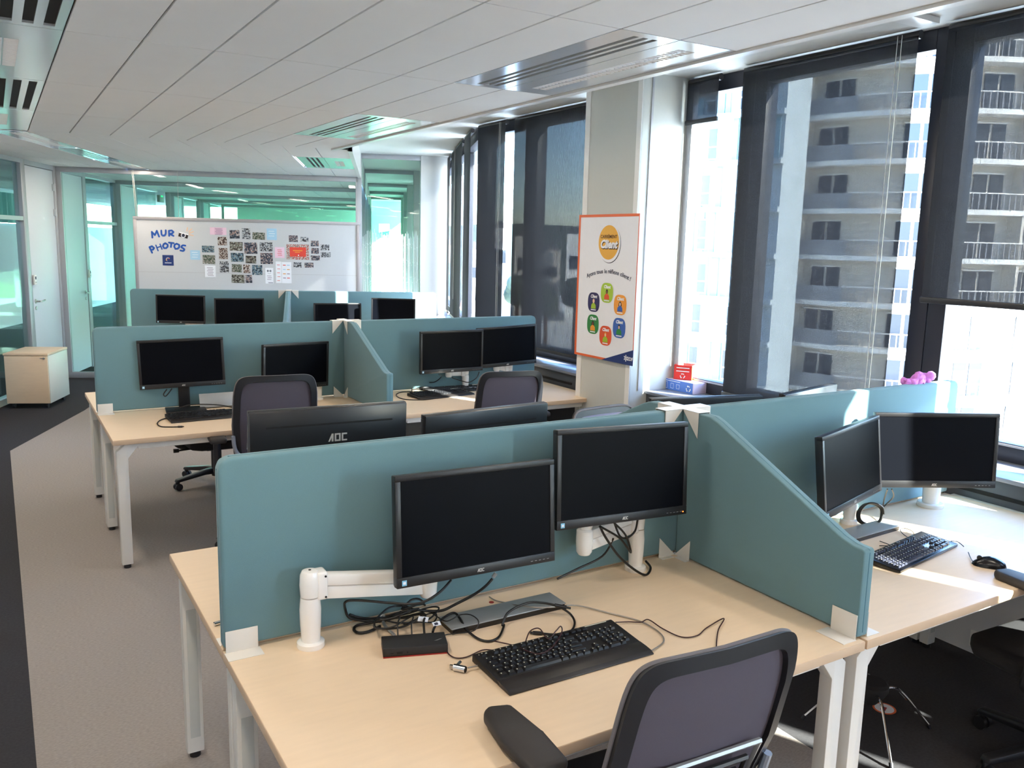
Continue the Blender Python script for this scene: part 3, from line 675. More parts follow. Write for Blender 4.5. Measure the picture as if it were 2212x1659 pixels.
def lines(n, w, z0, dz, m='card_line', x=0.0):
    def f(g):
        for k in range(n): g.box(x - w / 2 * (1 - 0.2 * (k % 2)), x + w / 2 * (1 - 0.2 * ((k + 1) % 2)), -0.0018, -0.001, z0 - dz * k, z0 - dz * k + 0.006, m)
    return f
def pink1(g): g.box(-0.045, 0.06, -0.0016, -0.001, -0.046, 0.046, 'pinkdeep'); lines(5, 0.09, 0.025, 0.017, x=0.008)(g)
M['pinkdeep'] = mat('deep_pink_card', (226, 184, 206), 0.6)
card('note_card', 'pink card with writing at the top left of the photos', 'card', 1.912, 1.896, 0.202, 0.092, 'card_pink', 'cards on the whiteboard', pink1)
card('note_card', 'light blue card at the top right of the upper photos', 'card', 2.571, 1.874, 0.124, 0.146, 'card_blue', 'cards on the whiteboard', lines(3, 0.08, 0.035, 0.03, 'paper'))
card('note_card', 'light blue card at the far left of the photos', 'card', 1.622, 1.590, 0.121, 0.120, 'card_blue', 'cards on the whiteboard', lines(3, 0.08, 0.03, 0.03, 'paper'))
card('note_card', 'pink square card left of the red flyer', 'card', 2.666, 1.644, 0.120, 0.137, 'card_pink', 'cards on the whiteboard', lines(4, 0.06, 0.03, 0.022, 'poster_red'))
card('note_sheet', 'white note with typed lines under the leftmost photos', 'sheet', 1.800, 1.386, 0.132, 0.151, 'paper', 'cards on the whiteboard', lines(6, 0.08, 0.045, 0.02))
def smile(g):
    for x in (-0.018, 0.014): g.disc((x, -0.0016, 0.062), 0.012, 0.013, 'dark_ink', 14); g.disc((x, -0.0018, 0.062), 0.004, 0.004, 'paper', 10)
    g.tube(crom([(-0.022, -0.0012, 0.036), (0, -0.0012, 0.026), (0.02, -0.0012, 0.036)], 4), 0.0015, 'dark_ink', 5); lines(3, 0.06, -0.005, 0.022)(g); g.box(-0.015, 0.045, -0.0016, -0.001, -0.094, -0.087, 'dark_ink')
card('note_sheet', 'tall white sheet with two eyes and a smile', 'sheet', 2.531, 1.345, 0.100, 0.202, 'paper', 'cards on the whiteboard', smile)
def dots(g):
    for i in range(2):
        for j in range(4): g.box(-0.045 + 0.05 * i, -0.01 + 0.05 * i, -0.0018, -0.001, 0.09 - 0.055 * j, 0.10 - 0.055 * j, ('poster_red', 'card_blue', 'amber', 'card_line')[(i + j) % 4])
card('note_sheet', 'narrow white sheet beside the smile sheet', 'sheet', 2.648, 1.392, 0.070, 0.276, 'paper', 'cards on the whiteboard', lines(5, 0.04, 0.09, 0.05, 'poster_red'))
card('note_sheet', 'long white sheet of coloured tags under the pink square card', 'sheet', 2.748, 1.389, 0.122, 0.272, 'paper', 'cards on the whiteboard', dots)
def flyer(g):
    g.box(-0.1, 0.105, -0.0020, -0.001, -0.06, 0.06, 'poster_red'); g.box(-0.06, 0.06, -0.0026, -0.002, 0.012, 0.024, 'amber'); g.box(-0.035, 0.03, -0.0026, -0.002, -0.008, 0.002, 'amber'); g.disc((0.01, -0.0026, -0.042), 0.007, 0.009, 'paper', 10)
M['crowd'] = photo_mat('crowd_print', 'a03a34', 'e6dcd2', '3c2c2c', 60, 5)
card('flyer', 'red flyer with a border of small faces among the right photos', 'flyer', 2.892, 1.656, 0.283, 0.195, 'crowd', 'cards on the whiteboard', flyer)
PH = [(2.112,1.861,0.122,0.107,'first photo of the top row, people under trees'),(2.254,1.873,0.103,0.135,'upright photo in the top row, people outdoors'),(2.409,1.847,0.153,0.090,'wide group photo at the right of the top row'),
(1.959,1.773,0.113,0.107,'photo just below the pink card'),(1.782,1.668,0.152,0.083,'leftmost dark photo beside the blue card'),(2.128,1.710,0.160,0.112,'photo under the first top row photo'),(2.307,1.691,0.161,0.144,'large room photo in the middle of the left cluster'),
(2.499,1.713,0.158,0.113,'street photo under the upper blue card'),(1.788,1.537,0.152,0.111,'photo of a room above the typed note'),(1.967,1.616,0.109,0.141,'upright photo below the one under the pink card'),(2.136,1.572,0.157,0.112,'photo in the third row, second from left'),
(2.306,1.547,0.131,0.096,'photo below the large room photo'),(2.501,1.565,0.153,0.141,'room photo below the street photo'),(1.974,1.448,0.111,0.139,'upright photo beside the typed note'),(2.128,1.433,0.125,0.101,'pale group photo in the fourth row'),
(2.251,1.428,0.087,0.107,'small upright photo in the fourth row'),(2.380,1.415,0.129,0.127,'blue sky photo crossing the black line'),(2.139,1.299,0.160,0.107,'group photo below the black line, wider one'),(2.273,1.300,0.082,0.102,'narrow photo below the black line, right one'),
(2.840,1.825,0.112,0.083,'photo above the red flyer, left one'),(2.979,1.820,0.100,0.059,'photo above the red flyer, right one'),(3.109,1.769,0.101,0.071,'photo at the upper right corner of the red flyer'),(3.237,1.722,0.112,0.074,'upper photo of the rightmost column'),
(3.112,1.676,0.096,0.073,'photo right of the red flyer, middle one'),(3.247,1.630,0.125,0.066,'lower photo of the rightmost column'),(3.114,1.584,0.116,0.063,'photo right of the red flyer, bottom one'),(2.888,1.491,0.100,0.066,'photo below the red flyer, left one'),(3.032,1.491,0.112,0.063,'photo below the red flyer, right one')]
pal = [('223a24', '8a8f82', '5c4438'), ('2c2a2e', '74767c', 'a8adb2'), ('1e2230', '6a7684', '8c5a4a'), ('26221e', '8f8478', '4c5a48'), ('1c2c38', '7e9cb0', '3e4a3c'), ('30201e', '8a6a5a', 'b8b0a8')]
for i, (a, z, w, h, lb) in enumerate(PH):
    c = pal[(i * 5 + 2) % 6] if i < 19 else pal[1 + (i % 2)]
    m = photo_mat('snapshot_%d' % i, c[0], c[1], c[2], 45 + 7 * (i % 5), i + 1)
    card('photo_print', lb + ' on the whiteboard', 'photo', a, z, w, h, m, 'photo prints on the whiteboard', tilt=0.02 * ((i * 7) % 3 - 1))
# ------------------------------------------------------------------ poster on the pillar (local: x to the right as seen, z up, faces -y)
PO = thing('poster', 'tall white poster with orange border and six round badges on the column', 'poster', (1.537, 2.81, 0), rot=(0, 0, -PI / 2))
def pp(x, z): return (x, 0, z)
g = G(); w_ = 0.668
nx, nz = 10, 14
def bow(x, z): return -0.004 - 0.006 * math.sin(PI * (x / w_)) - (0.010 * max(0, (x - 0.60) / 0.07) if x > 0.6 else 0) * math.sin(2.2 * z)
vs = [[g.bm.verts.new((w_ * i / nx, -0.006, 1.048 + (2.044 - 1.048) * j / nz)) for j in range(nz + 1)] for i in range(nx + 1)]
f = [g.bm.faces.new((vs[i][j], vs[i + 1][j], vs[i + 1][j + 1], vs[i][j + 1])) for i in range(nx) for j in range(nz)]
g._done(f, 'paper'); g.box(0, w_, -0.0055, -0.0005, 1.048, 2.044, 'paper'); obj('sheet', g, PO)
g = G(); y = -0.0075
for x0, x1, z0, z1 in ((0, w_, 2.026, 2.044), (0, 0.020, 1.048, 2.026), (w_ - 0.007, w_, 1.15, 2.026), (0.02, 0.40, 1.048, 1.064)): g.box(x0, x1, y, y + 0.001, z0, z1, 'orange')
obj('orange_border', g, PO)
g = G(); g.prism([(0.325, 1.048), (w_, 1.048), (w_, 1.155)], 'y', y - 0.0006, y + 0.0008, 'navy'); obj('navy_corner', g, PO)
cg = obj('corner_logo', (lambda g: ([g.box(-0.004, 0.004, -0.0012, -0.0006, 0.004, 0.022, 'paper', X=Matrix.Translation((0.595, y - 0.001, 1.092)) @ Matrix.Rotation(a, 4, 'Y')) for a in [2 * PI * k / 6 for k in range(6)]], g.text('EDF', 0.032, (0.641, y - 0.002, 1.090), 'paper', offset=0.001)) and g)(G()), PO)
g = G(); g.disc((0.360, y, 1.849), 0.121, 0.130, 'paper', 40); g.disc((0.364, y + 0.0003, 1.845), 0.121, 0.130, 'win_dark', 40); g.disc((0.353, y - 0.0006, 1.855), 0.112, 0.116, 'ochre', 40); bd = obj('large_badge', g, PO)
g = G(); g.text('CARRÉMENT', 0.032, (0.353, y - 0.0015, 1.893), 'brown_ink', offset=0.0006); obj('small_lettering', g, bd)
g = G(); g.text('Client', 0.075, (0.357, y - 0.0014, 1.836), 'hair', shear=0.25, offset=0.0045); g.text('Client', 0.075, (0.353, y - 0.0024, 1.841), 'paper', shear=0.25, offset=0.0035); obj('client_lettering', g, bd)
g = G(); txt = 'Ayons tous le réflexe client !'; R_ = 0.72; cx, cz = 0.362, 1.660 - R_
adv = {'i': .45, 'l': .45, ' ': .55, 't': .6, 'r': .65, '!': .5, 'f': .6, 's': .85, 'A': 1.15}
tot = sum(adv.get(ch, 1.0) for ch in txt); p_ = 0
for ch in txt:
    a = adv.get(ch, 1.0); s_ = (p_ + a / 2) / tot - 0.5; p_ += a
    th_ = s_ * 0.50 / R_
    if ch != ' ': g.text(ch, 0.040, (0, 0, 0), 'dark_ink', X=Matrix.Translation((cx + R_ * math.sin(th_), y - 0.0006, cz + R_ * math.cos(th_))) @ Matrix.Rotation(th_, 4, 'Y'), offset=0.0008)
obj('slogan', g, PO)
def badge(nm, cx, cz, col, hair, skin, top, lab):
    g = G()
    def pill(hw, hh, d, m):
        pts = []
        for k in range(32):
            a = 2 * PI * k / 32; c_, s_ = math.cos(a), math.sin(a)
            pts.append((cx + hw * math.copysign(abs(c_) ** 0.62, c_), y + d, cz + hh * math.copysign(abs(s_) ** 0.78, s_)))
        g.poly(pts, m)
    pill(0.074, 0.074, 0.0003, 'paper'); pill(0.068, 0.068, -0.0004, col)
    b = obj('badge', g, PO, lab)
    g = G(); g.disc((cx, y - 0.001, cz + 0.008), 0.012, 0.016, hair, 14); g.disc((cx, y - 0.0014, cz + 0.004), 0.008, 0.011, skin, 14)
    if nm in ('green2', 'orange'): g.disc((cx, y - 0.0009, cz - 0.002), 0.017, 0.022, hair, 14)
    g.poly([(cx - 0.028, y - 0.0012, cz - 0.045), (cx + 0.028, y - 0.0012, cz - 0.045), (cx + 0.026, y - 0.0012, cz - 0.02), (cx + 0.010, y - 0.0012, cz - 0.006), (cx - 0.010, y - 0.0012, cz - 0.006), (cx - 0.026, y - 0.0012, cz - 0.02)], top)
    obj('printed_person', g, b)
    g = G(); g.text('Client', 0.030, (cx, y - 0.0012, cz + 0.040), 'paper', shear=0.25, offset=0.0014); g.box(cx - 0.03, cx + 0.03, y - 0.0012, y - 0.0008, cz - 0.057, cz - 0.050, 'paper'); obj('client_lettering', g, b)
badge('green1', 0.357, 1.514, 'lime', 'hair', 'skin2', 'red', 'lime green badge'); badge('navy', 0.210, 1.440, 'navy2', 'peach', 'skin1', 'lime', 'dark violet badge')
badge('orange', 0.507, 1.442, 'amber', 'hair', 'skin1', 'blue', 'amber badge'); badge('green2', 0.211, 1.285, 'green', 'hair', 'skin2', 'amber', 'green badge')
badge('blue', 0.507, 1.286, 'blue', 'hair', 'skin1', 'green', 'blue badge'); badge('red', 0.360, 1.219, 'red', 'amber', 'skin1', 'lime', 'orange red badge')

# ------------------------------------------------------------------ boxes on the sill
def recyc(g, X, r, m):
    for k in range(3):
        a = 2 * PI * k / 3 + PI / 2
        pts = [(r * math.cos(a + t), -0.001, r * math.sin(a + t)) for t in (-0.75, -0.35, 0.0, 0.35)]
        for p, q in zip(pts, pts[1:]):
            d = (Vector(q) - Vector(p)).normalized(); n_ = Vector((-d.z, 0, d.x)) * r * 0.2
            g.poly([tuple(Vector(p) + n_), tuple(Vector(p) - n_), tuple(Vector(q) - n_), tuple(Vector(q) + n_)], m, X)
        q = Vector(pts[-1]); d = (q - Vector(pts[-2])).normalized(); n_ = Vector((-d.z, 0, d.x)) * r * 0.42
        g.poly([tuple(q + n_), tuple(q - n_), tuple(q + d * r * 0.45)], m, X)
t = thing('blue_carton', 'flat blue and white recycling carton on the window sill', 'box', (1.885, 1.925, 0.866), 0.04)
g = G(); g.box(0, 0.225, 0, 0.30, 0, 0.072, 'box_lilac', 0.002); g.box(-0.001, 0.0, 0.012, 0.30, 0, 0.072, 'box_blue'); g.box(0.165, 0.225, -0.0012, 0, 0, 0.072, 'box_blue'); obj('body', g, t)
XW_ = Matrix.Translation((-0.0014, 0, 0)) @ Matrix.Rotation(-PI / 2, 4, 'Z')
g = G(); recyc(g, Matrix.Translation((-0.0016, 0.05, 0.03)) @ Matrix.Rotation(-PI / 2, 4, 'Z'), 0.018, 'box_white')
for yy, ww, hh in ((0.265, 0.03, 0.045), (0.205, 0.028, 0.035), (0.15, 0.03, 0.03)):
    X = Matrix.Translation((-0.0016, yy, 0.03)) @ Matrix.Rotation(-PI / 2, 4, 'Z'); h_ = 0.002
    for a0, a1, c0, c1 in ((-ww / 2, ww / 2, hh / 2 - h_, hh / 2), (-ww / 2, ww / 2, -hh / 2, -hh / 2 + h_), (-ww / 2, -ww / 2 + h_, -hh / 2, hh / 2), (ww / 2 - h_, ww / 2, -hh / 2, hh / 2)): g.poly([(a0, 0, c0), (a1, 0, c0), (a1, 0, c1), (a0, 0, c1)], 'box_white', X)
g.box(-0.0018, -0.001, 0.13, 0.29, 0.060, 0.064, 'box_white'); obj('printed_icons', g, t)
g = G()
for k in range(3): g.box(0.10 + 0.02 * k, 0.115 + 0.02 * k, 0.12, 0.16, 0.0722, 0.0726, 'box_red')
obj('red_lettering', g, t)
t = thing('red_carton', 'open red recycling box standing on the flat blue carton', 'box', (1.985, 2.125, 0.939), 0.55)
g = G(); s_ = 0.125; th_ = 0.003; h_ = 0.10
for x0, x1, y0, y1 in ((-s_ / 2, s_ / 2, -s_ / 2, -s_ / 2 + th_), (-s_ / 2, s_ / 2, s_ / 2 - th_, s_ / 2), (-s_ / 2, -s_ / 2 + th_, -s_ / 2, s_ / 2), (s_ / 2 - th_, s_ / 2, -s_ / 2, s_ / 2)): g.box(x0, x1, y0, y1, 0, h_, 'box_red')
g.box(-s_ / 2, s_ / 2, -s_ / 2, s_ / 2, 0, 0.003, 'box_red'); obj('body', g, t)
g = G()
for X in (Matrix.Translation((0, -s_ / 2 - 0.0006, 0)), Matrix.Rotation(-PI / 2, 4, 'Z') @ Matrix.Translation((0, -s_ / 2 - 0.0006, 0))):
    for z in (0.078, 0.055): g.poly([(-0.045, -0.0005, z), (0.045, -0.0005, z), (0.045, -0.0005, z + 0.006), (-0.045, -0.0005, z + 0.006)], 'box_white', X)
    recyc(g, X @ Matrix.Translation((0, -0.0005, 0.026)), 0.015, 'box_white')
obj('printed_marks', g, t)
g = G(); g.box(-s_ / 2 - 0.001, -s_ / 2 + 0.022, -s_ / 2 - 0.001, -s_ / 2, 0, h_, 'box_yellow'); obj('yellow_corner', g, t)
# scarf bunched on the sill beyond the screen
t = thing('scarf', 'pink and lilac scarf bunched on the sill behind the front right screen', 'scarf', (1.80, 0.55, 0.866))
t.location = (1.40, 0.02, 1.262)
g = G(); r3 = random.Random(5)
for k in range(6):
    a = k * 1.05; pts = [(0.085 * math.cos(a + j * 0.35) * (0.5 + 0.12 * j), 0.016 * math.sin(a * 1.7 + j), 0.022 + 0.014 * math.sin(a + j * 0.9)) for j in range(6)]
    g.tube(crom(pts, 4), [0.016 + 0.006 * math.sin(i * 0.7 + k) for i in range(21)], 'scarf', 8)
obj('folds', g, t)
t['label'] = 'pink and lilac scarf bunched on top of the front right screen'

# ------------------------------------------------------------------ pedestal
t = thing('pedestal_cabinet', 'beige drawer pedestal on castors standing by the near white door', 'cabinet', (-2.035, 7.93, 0), -TH)
wP, dP, hP = 0.425, 0.57, 0.585
g = G(); g.box(0, wP, 0.02, dP, 0.055, hP - 0.025, 'white_metal', 0.003); obj('body', g, t)
g = G(); g.box(0.004, wP - 0.004, 0, 0.02, 0.058, hP - 0.028, 'maple', 0.002); obj('drawer_front', g, t)
g = G(); g.box(-0.003, wP + 0.003, -0.002, dP, hP - 0.023, hP, 'maple', 0.002); obj('top', g, t)
g = G(); g.cyl((wP - 0.035, 0.0, hP - 0.05), (wP - 0.035, -0.01, hP - 0.05), 0.011, 'steel', 14); g.box(wP - 0.075, wP - 0.05, -0.004, 0, hP - 0.053, hP - 0.047, 'steel'); obj('lock', g, t)
for x in (0.05, wP - 0.05):
    for y_ in (0.06, dP - 0.06): obj('castor', G().cyl((x - 0.012, y_, 0.027), (x + 0.012, y_, 0.027), 0.027, 'chair_black', 14), t)

# ------------------------------------------------------------------ benches: desks, screens, brackets
def desk(x0, x1, y0, y1, back, label, T, gap_left=False):
    """back = +1 when the screen side is +y"""
    t = thing('desk', label, 'desk', T[0], T[1], 'bench desks'); H, th = 0.74, 0.028
    ox, oy = x0, y0; 
    g = G(); g.box(x0, x1, y0, y1, H - th, H, 'maple_edge', 0.003); g.box(x0 + 0.002, x1 - 0.002, y0 + 0.002, y1 - 0.002, H - 0.0005, H + 0.0003, 'maple'); obj('tabletop', g, t)
    lw, ld = 0.057, 0.045
    for sx in (0, 1):
        for sy in (0, 1):
            bx = x0 + 0.02 if sx == 0 else x1 - 0.02 - 0
            d = 1 if sx == 0 else -1
            inset_front = 0.042
            isback = (sy == 1) == (back > 0)
            yy0 = (y1 - (0.002 if isback else inset_front) - ld) if sy == 1 else (y0 + (0.002 if isback else inset_front)); yy1 = yy0 + ld
            g = G(); pr = [(bx, 0.022), (bx + d * lw, 0.022), (bx + d * lw, 0.625), (bx + d * 0.125, H - th - 0.002), (bx + d * 0.05, H - th - 0.002), (bx, 0.665)]
            g.prism(pr, 'y', yy0, yy1, 'white_metal', 0.004)
            l = obj('leg', g, t)
            inn = yy1 if sy == 0 else yy0; s = 1 if sy == 0 else -1
            g = G(); g.box(bx + d * 0.012 if d > 0 else bx - 0.045, bx + 0.045 if d > 0 else bx - 0.012, min(inn, inn + s * 0.002), max(inn, inn + s * 0.002), 0.08, 0.56, 'pillar', 0.001); obj('cable_cover', g, l)  # cover greyer than the leg: recess shade put into its colour
            g = G(); g.cyl((bx + d * lw / 2, (yy0 + yy1) / 2, 0), (bx + d * lw / 2, (yy0 + yy1) / 2, 0.024), 0.019, 'chair_black', 12); obj('foot', g, l)
    for sy in (0, 1):
        isback = (sy == 1) == (back > 0); yy = (y1 - (0.002 if isback else 0.042) - ld) if sy == 1 else (y0 + (0.002 if isback else 0.042))
        obj('rail', G().box(x0 + 0.13, x1 - 0.13, yy + 0.004, yy + ld - 0.004, H - th - 0.04, H - th, 'white_metal', 0.003), t)
    return t
HS, H2, PL = 1.271, 1.009, 0.786
def profile_main(x0, x1, r=0.02): return [(x0, 0.755), (x1, 0.755), (x1, HS - r), (x1 - r, HS), (x0 + r, HS), (x0, HS - r)]
def screen_main(x0, x1, T, label, free):
    t = thing('desk_screen', label, 'screen', T[0], T[1], 'fabric desk screens')
    pts = [(x0, 0.752), (x1, 0.752)]
    if free > 0: pts += [(x1, HS - 0.03), (x1 - 0.009, HS - 0.009), (x1 - 0.03, HS), (x0, HS)]
    else: pts += [(x1, HS), (x0 + 0.03, HS), (x0 + 0.009, HS - 0.009), (x0, HS - 0.03)]
    g = G(); g.prism(pts, 'y', -0.0225, 0.0225, 'fabric', 0.009, 3); p = obj('panel', g, t, smooth=60)
    g = G(); e = 0.0006
    g.box(x0 + 0.03, x1 - 0.03, -0.0012, 0.0012, HS - 0.001, HS + e, 'fabric_seam')
    xe = x1 if free > 0 else x0
    g.box(xe - 0.001, xe + e, -0.0012, 0.0012, 0.76, HS - 0.03, 'fabric_seam') if free > 0 else g.box(xe - e, xe + 0.001, -0.0012, 0.0012, 0.76, HS - 0.03, 'fabric_seam')
    obj('seam', g, t)
    return t
def screen_cross(s, T, label, ext=PL):
    t = thing('desk_screen', label, 'screen', T[0], T[1], 'fabric desk screens')
    pts = [(s * 0.024, 0.748), (s * ext, 0.748), (s * ext, H2 - 0.006), (s * (ext - 0.008), H2), (s * 0.745, H2 + 0.001), (s * 0.705, H2 + 0.012), (s * 0.19, HS - 0.012), (s * 0.155, HS), (s * 0.024, HS)]
    g = G(); g.prism(pts, 'x', -0.0225, 0.0225, 'fabric', 0.009, 3); obj('panel', g, t, smooth=60)
    g = G(); q = pts[2:]
    for (a, b), (c_, d_) in zip(q, q[1:]):
        n_ = Vector((0, -(d_ - b), (c_ - a))).normalized(); n_ = n_ if n_.z > 0 or (abs(n_.z) < 1e-6 and n_.y * s > 0) else -n_
        o_ = n_ * 0.0008; g.poly([(-0.0012, a + o_.y, b + o_.z), (0.0012, a + o_.y, b + o_.z), (0.0012, c_ + o_.y, d_ + o_.z), (-0.0012, c_ + o_.y, d_ + o_.z)], 'fabric_seam')
    g.box(-0.0012, 0.0012, min(s * ext, s * (ext + 0.0008)), max(s * ext, s * (ext + 0.0008)), 0.76, H2 - 0.01, 'fabric_seam'); obj('seam', g, t)
    return t
def cross_cap(T, label, arms=('l', 'r', 'f', 'b')):
    t = thing('screen_connector', label, 'bracket', (T[0][0], T[0][1], T[0][2] + HS), T[1], 'white screen connectors')
    L_, hw, th = 0.105, 0.027, 0.002; g = G(); z = 0.003
    pts = [(-L_, -hw), (-hw, -hw), (-hw, -L_), (hw, -L_), (hw, -hw), (L_, -hw), (L_, hw), (hw, hw), (hw, L_), (-hw, L_), (-hw, hw), (-L_, hw)]
    g.prism(pts, 'z', z, z + th, 'white_metal'); obj('cross_plate', g, t)
    for k in range(4):
        for sgn in (1, -1):
            X = Matrix.Rotation(k * PI / 2, 4, 'Z')
            y_ = sgn * (hw - 0.001)
            obj('tab', G().prism([(-L_, 0.004), (-hw - 0.0, 0.004), (-L_, -0.085)], 'y', y_ - 0.001, y_ + 0.001, 'white_metal', X=X), t)
    return t
def corner_foot(T, label):
    t = thing('corner_bracket', label, 'bracket', (T[0][0], T[0][1], T[0][2] + 0.74), T[1], 'white corner brackets at desk level')
    g = G(); z = 0.0004
    g.prism([(-0.1, -0.0245), (-0.024, -0.0245), (-0.1, 0.078)], 'y', 0, 0.0, 'white_metal') if False else None
    for k in range(2):
        X = Matrix.Identity(4) if k == 0 else Matrix.Rotation(PI / 2, 4, 'Z')
        sg = -1 if k == 0 else 1
        g.prism([(-0.10, 0.002), (-0.026, 0.002), (-0.10, 0.075)], 'y', sg * 0.0255 - 0.001, sg * 0.0255 + 0.001, 'white_metal', X=X)
        y0, y1 = sorted((sg * 0.0255, sg * 0.045)); g.box(-0.10, -0.046, y0, y1, z, z + 0.002, 'white_metal', X=X)
    obj('plate', g, t); return t
def end_foot(T, x, y, axis, label):
    """L plate clamping the free end of a screen to the desk; axis 'x' for main screens, 'y' for cross screens"""
    t = thing('end_bracket', label, 'bracket', T[0], T[1], 'white end brackets of the screens'); L_ = 0.085
    for s in (-1, 1):
        g = G(); off = s * 0.0245
        if axis == 'x':
            g.box(x, x + L_, min(off, off + s * 0.002), max(off, off + s * 0.002), 0.7405, 0.802, 'white_metal', 0.0009); g.box(x - 0.004, x + L_ + 0.004, min(off, off + s * 0.05), max(off, off + s * 0.05), 0.7404, 0.7424, 'white_metal', 0.0009)
        else:
            g.box(min(off, off + s * 0.002), max(off, off + s * 0.002), y, y + L_, 0.7405, 0.815, 'white_metal', 0.0009); g.box(min(off, off + s * 0.055), max(off, off + s * 0.055), y - 0.003, y + L_ + 0.01, 0.7404, 0.7424, 'white_metal', 0.0009)
        obj('side_plate', g, t)
    return t
TA = (Vector((0, 0, 0)), 0.0); TB = (Vector((ROWB[0], ROWB[1], 0)), 0.0); TC = (Vector((ROWC[0], ROWC[1], 0)), ROTC)
def bench(T, nm, rear, right=1.65, crossrear=False, rl=True):
    desk(-1.6, -0.004, -0.803, -0.003, 1, 'maple desk at front left of the %s bench' % nm, T); desk(0.004, right, -0.803, -0.003, 1, 'maple desk at front right of the %s bench' % nm, T)
    if rear: desk(-1.6, -0.004, 0.003, 0.803, -1, 'maple desk at rear left of the %s bench' % nm, T); desk(0.004, right, 0.003, 0.803, -1, 'maple desk at rear right of the %s bench' % nm, T)
    screen_main(-1.6, -0.0005, T, 'long teal fabric screen on the left of the %s bench' % nm, -1); screen_main(0.0005, 1.64 if nm == 'front' else (1.575 if nm == 'middle' else 1.6), T, 'long teal fabric screen on the right of the %s bench' % nm, 1)
    screen_cross(-1, T, 'teal cross screen with sloping top toward the viewer on the %s bench' % nm)
    if crossrear: screen_cross(1, T, 'teal cross screen behind the long screens of the %s bench' % nm)
    cross_cap(T, 'white cross shaped cap joining the screens of the %s bench' % nm); corner_foot(T, 'white double triangle bracket at desk level in the corner of the %s bench' % nm)
    end_foot(T, -1.596, 0, 'x', 'white angle bracket at the left screen end of the %s bench' % nm)
    if nm == 'front': end_foot(T, 0, -PL + 0.002, 'y', 'white angle bracket at the near end of the front cross screen')
bench(TA, 'front', True, crossrear=True); bench(TB, 'middle', True); bench(TC, 'far', False, right=1.6)
g = G(); g.box(1.652, 1.698, -0.76, -0.02, 0.70, 0.735, 'white_metal', 0.003)
obj('filler_strip', g, None, 'cream filler strip between the front right desk and the sill cabinets', 'filler strip')
# ------------------------------------------------------------------ monitors
MW, MH = 0.508, 0.306
def aoc(g, X, h, m):
    """the three letter maker's mark on the bezel: open A, O, C"""
    t = h * 0.2
    def q(x0, z0, x1, z1, x2, z2, x3, z3): g.poly([(x0, 0, z0), (x1, 0, z1), (x2, 0, z2), (x3, 0, z3)], m, X)
    a = h
    q(0, 0, t * 1.1, 0, a * 0.62, a, a * 0.62 - t * 0.9, a); q(a * 0.62 - t, a * 0.999, a * 0.62 + t * 0.2, a, a * 0.62 + t * 0.2, 0, a * 0.62 - t, 0)
    x = a * 0.80
    for x0, x1, z0, z1 in ((x, x + a * 0.75, 0, t), (x, x + a * 0.75, a - t, a), (x, x + t, 0, a), (x + a * 0.75 - t, x + a * 0.75, 0, a)): q(x0, z0, x1, z0, x1, z1, x0, z1)
    x = a * 1.68
    for x0, x1, z0, z1 in ((x, x + a * 0.68, 0, t), (x, x + a * 0.68, a - t, a), (x, x + t, 0, a)): q(x0, z0, x1, z0, x1, z1, x0, z1)
def make_monitor(label):
    t = thing('monitor', label, 'monitor', group='black desk monitors')
    g = G(); x, z = MW / 2, MH / 2; b = 0.0155; bb = 0.029
    g.box(-x, x, -0.004, 0.018, z - b, z, 'black', 0.002); g.box(-x, x, -0.005, 0.018, -z, -z + bb, 'black', 0.002)
    g.box(-x, -x + b, -0.004, 0.018, -z + bb, z - b, 'black', 0.001); g.box(x - b, x, -0.004, 0.018, -z + bb, z - b, 'black', 0.001)
    obj('bezel', g, t)
    g = G(); g.box(-x + 0.001, x - 0.001, 0.010, 0.027, -z + 0.001, z - 0.001, 'mon_back', 0.004); g.box(-0.16, 0.16, 0.026, 0.052, -z + 0.02, 0.018, 'mon_back', 0.014, 3)
    bk = obj('back_cover', g, t)
    g = G(); g.box(-x * 0.8, x * 0.8, 0.0268, 0.0275, z - 0.056, z - 0.050, 'slot'); obj('vent_slot', g, bk)
    X = Matrix.Translation((0.010, 0.0275, z - 0.112)) @ Matrix.Rotation(PI, 4, 'Z')
    g = G(); aoc(g, X, 0.026, 'logo'); obj('back_logo', g, bk, 'silver maker letters on the back')
    g = G(); g.box(-x + b - 0.001, x - b + 0.001, -0.0015, 0.009, -z + bb - 0.001, z - b + 0.001, 'screen'); obj('screen', g, t)
    g = G(); aoc(g, Matrix.Translation((-0.010, -0.0056, -z + 0.008)), 0.0095, 'logo'); obj('logo', g, t, 'silver maker letters')
    g = G(); g.box(-x + 0.014, -x + 0.028, -0.0056, -0.005, -z + 0.006, -z + 0.021, 'sticker_blue'); g.box(-x + 0.017, -x + 0.025, -0.0058, -0.005, -z + 0.010, -z + 0.017, 'paper'); obj('energy_label', g, t, 'small light blue label')
    g = G()
    for k in range(5): g.box(x - 0.085 + 0.014 * k, x - 0.078 + 0.014 * k, -0.0054, -0.005, -z + 0.010, -z + 0.0115, 'silver')
    obj('button_marks', g, t)
    return t
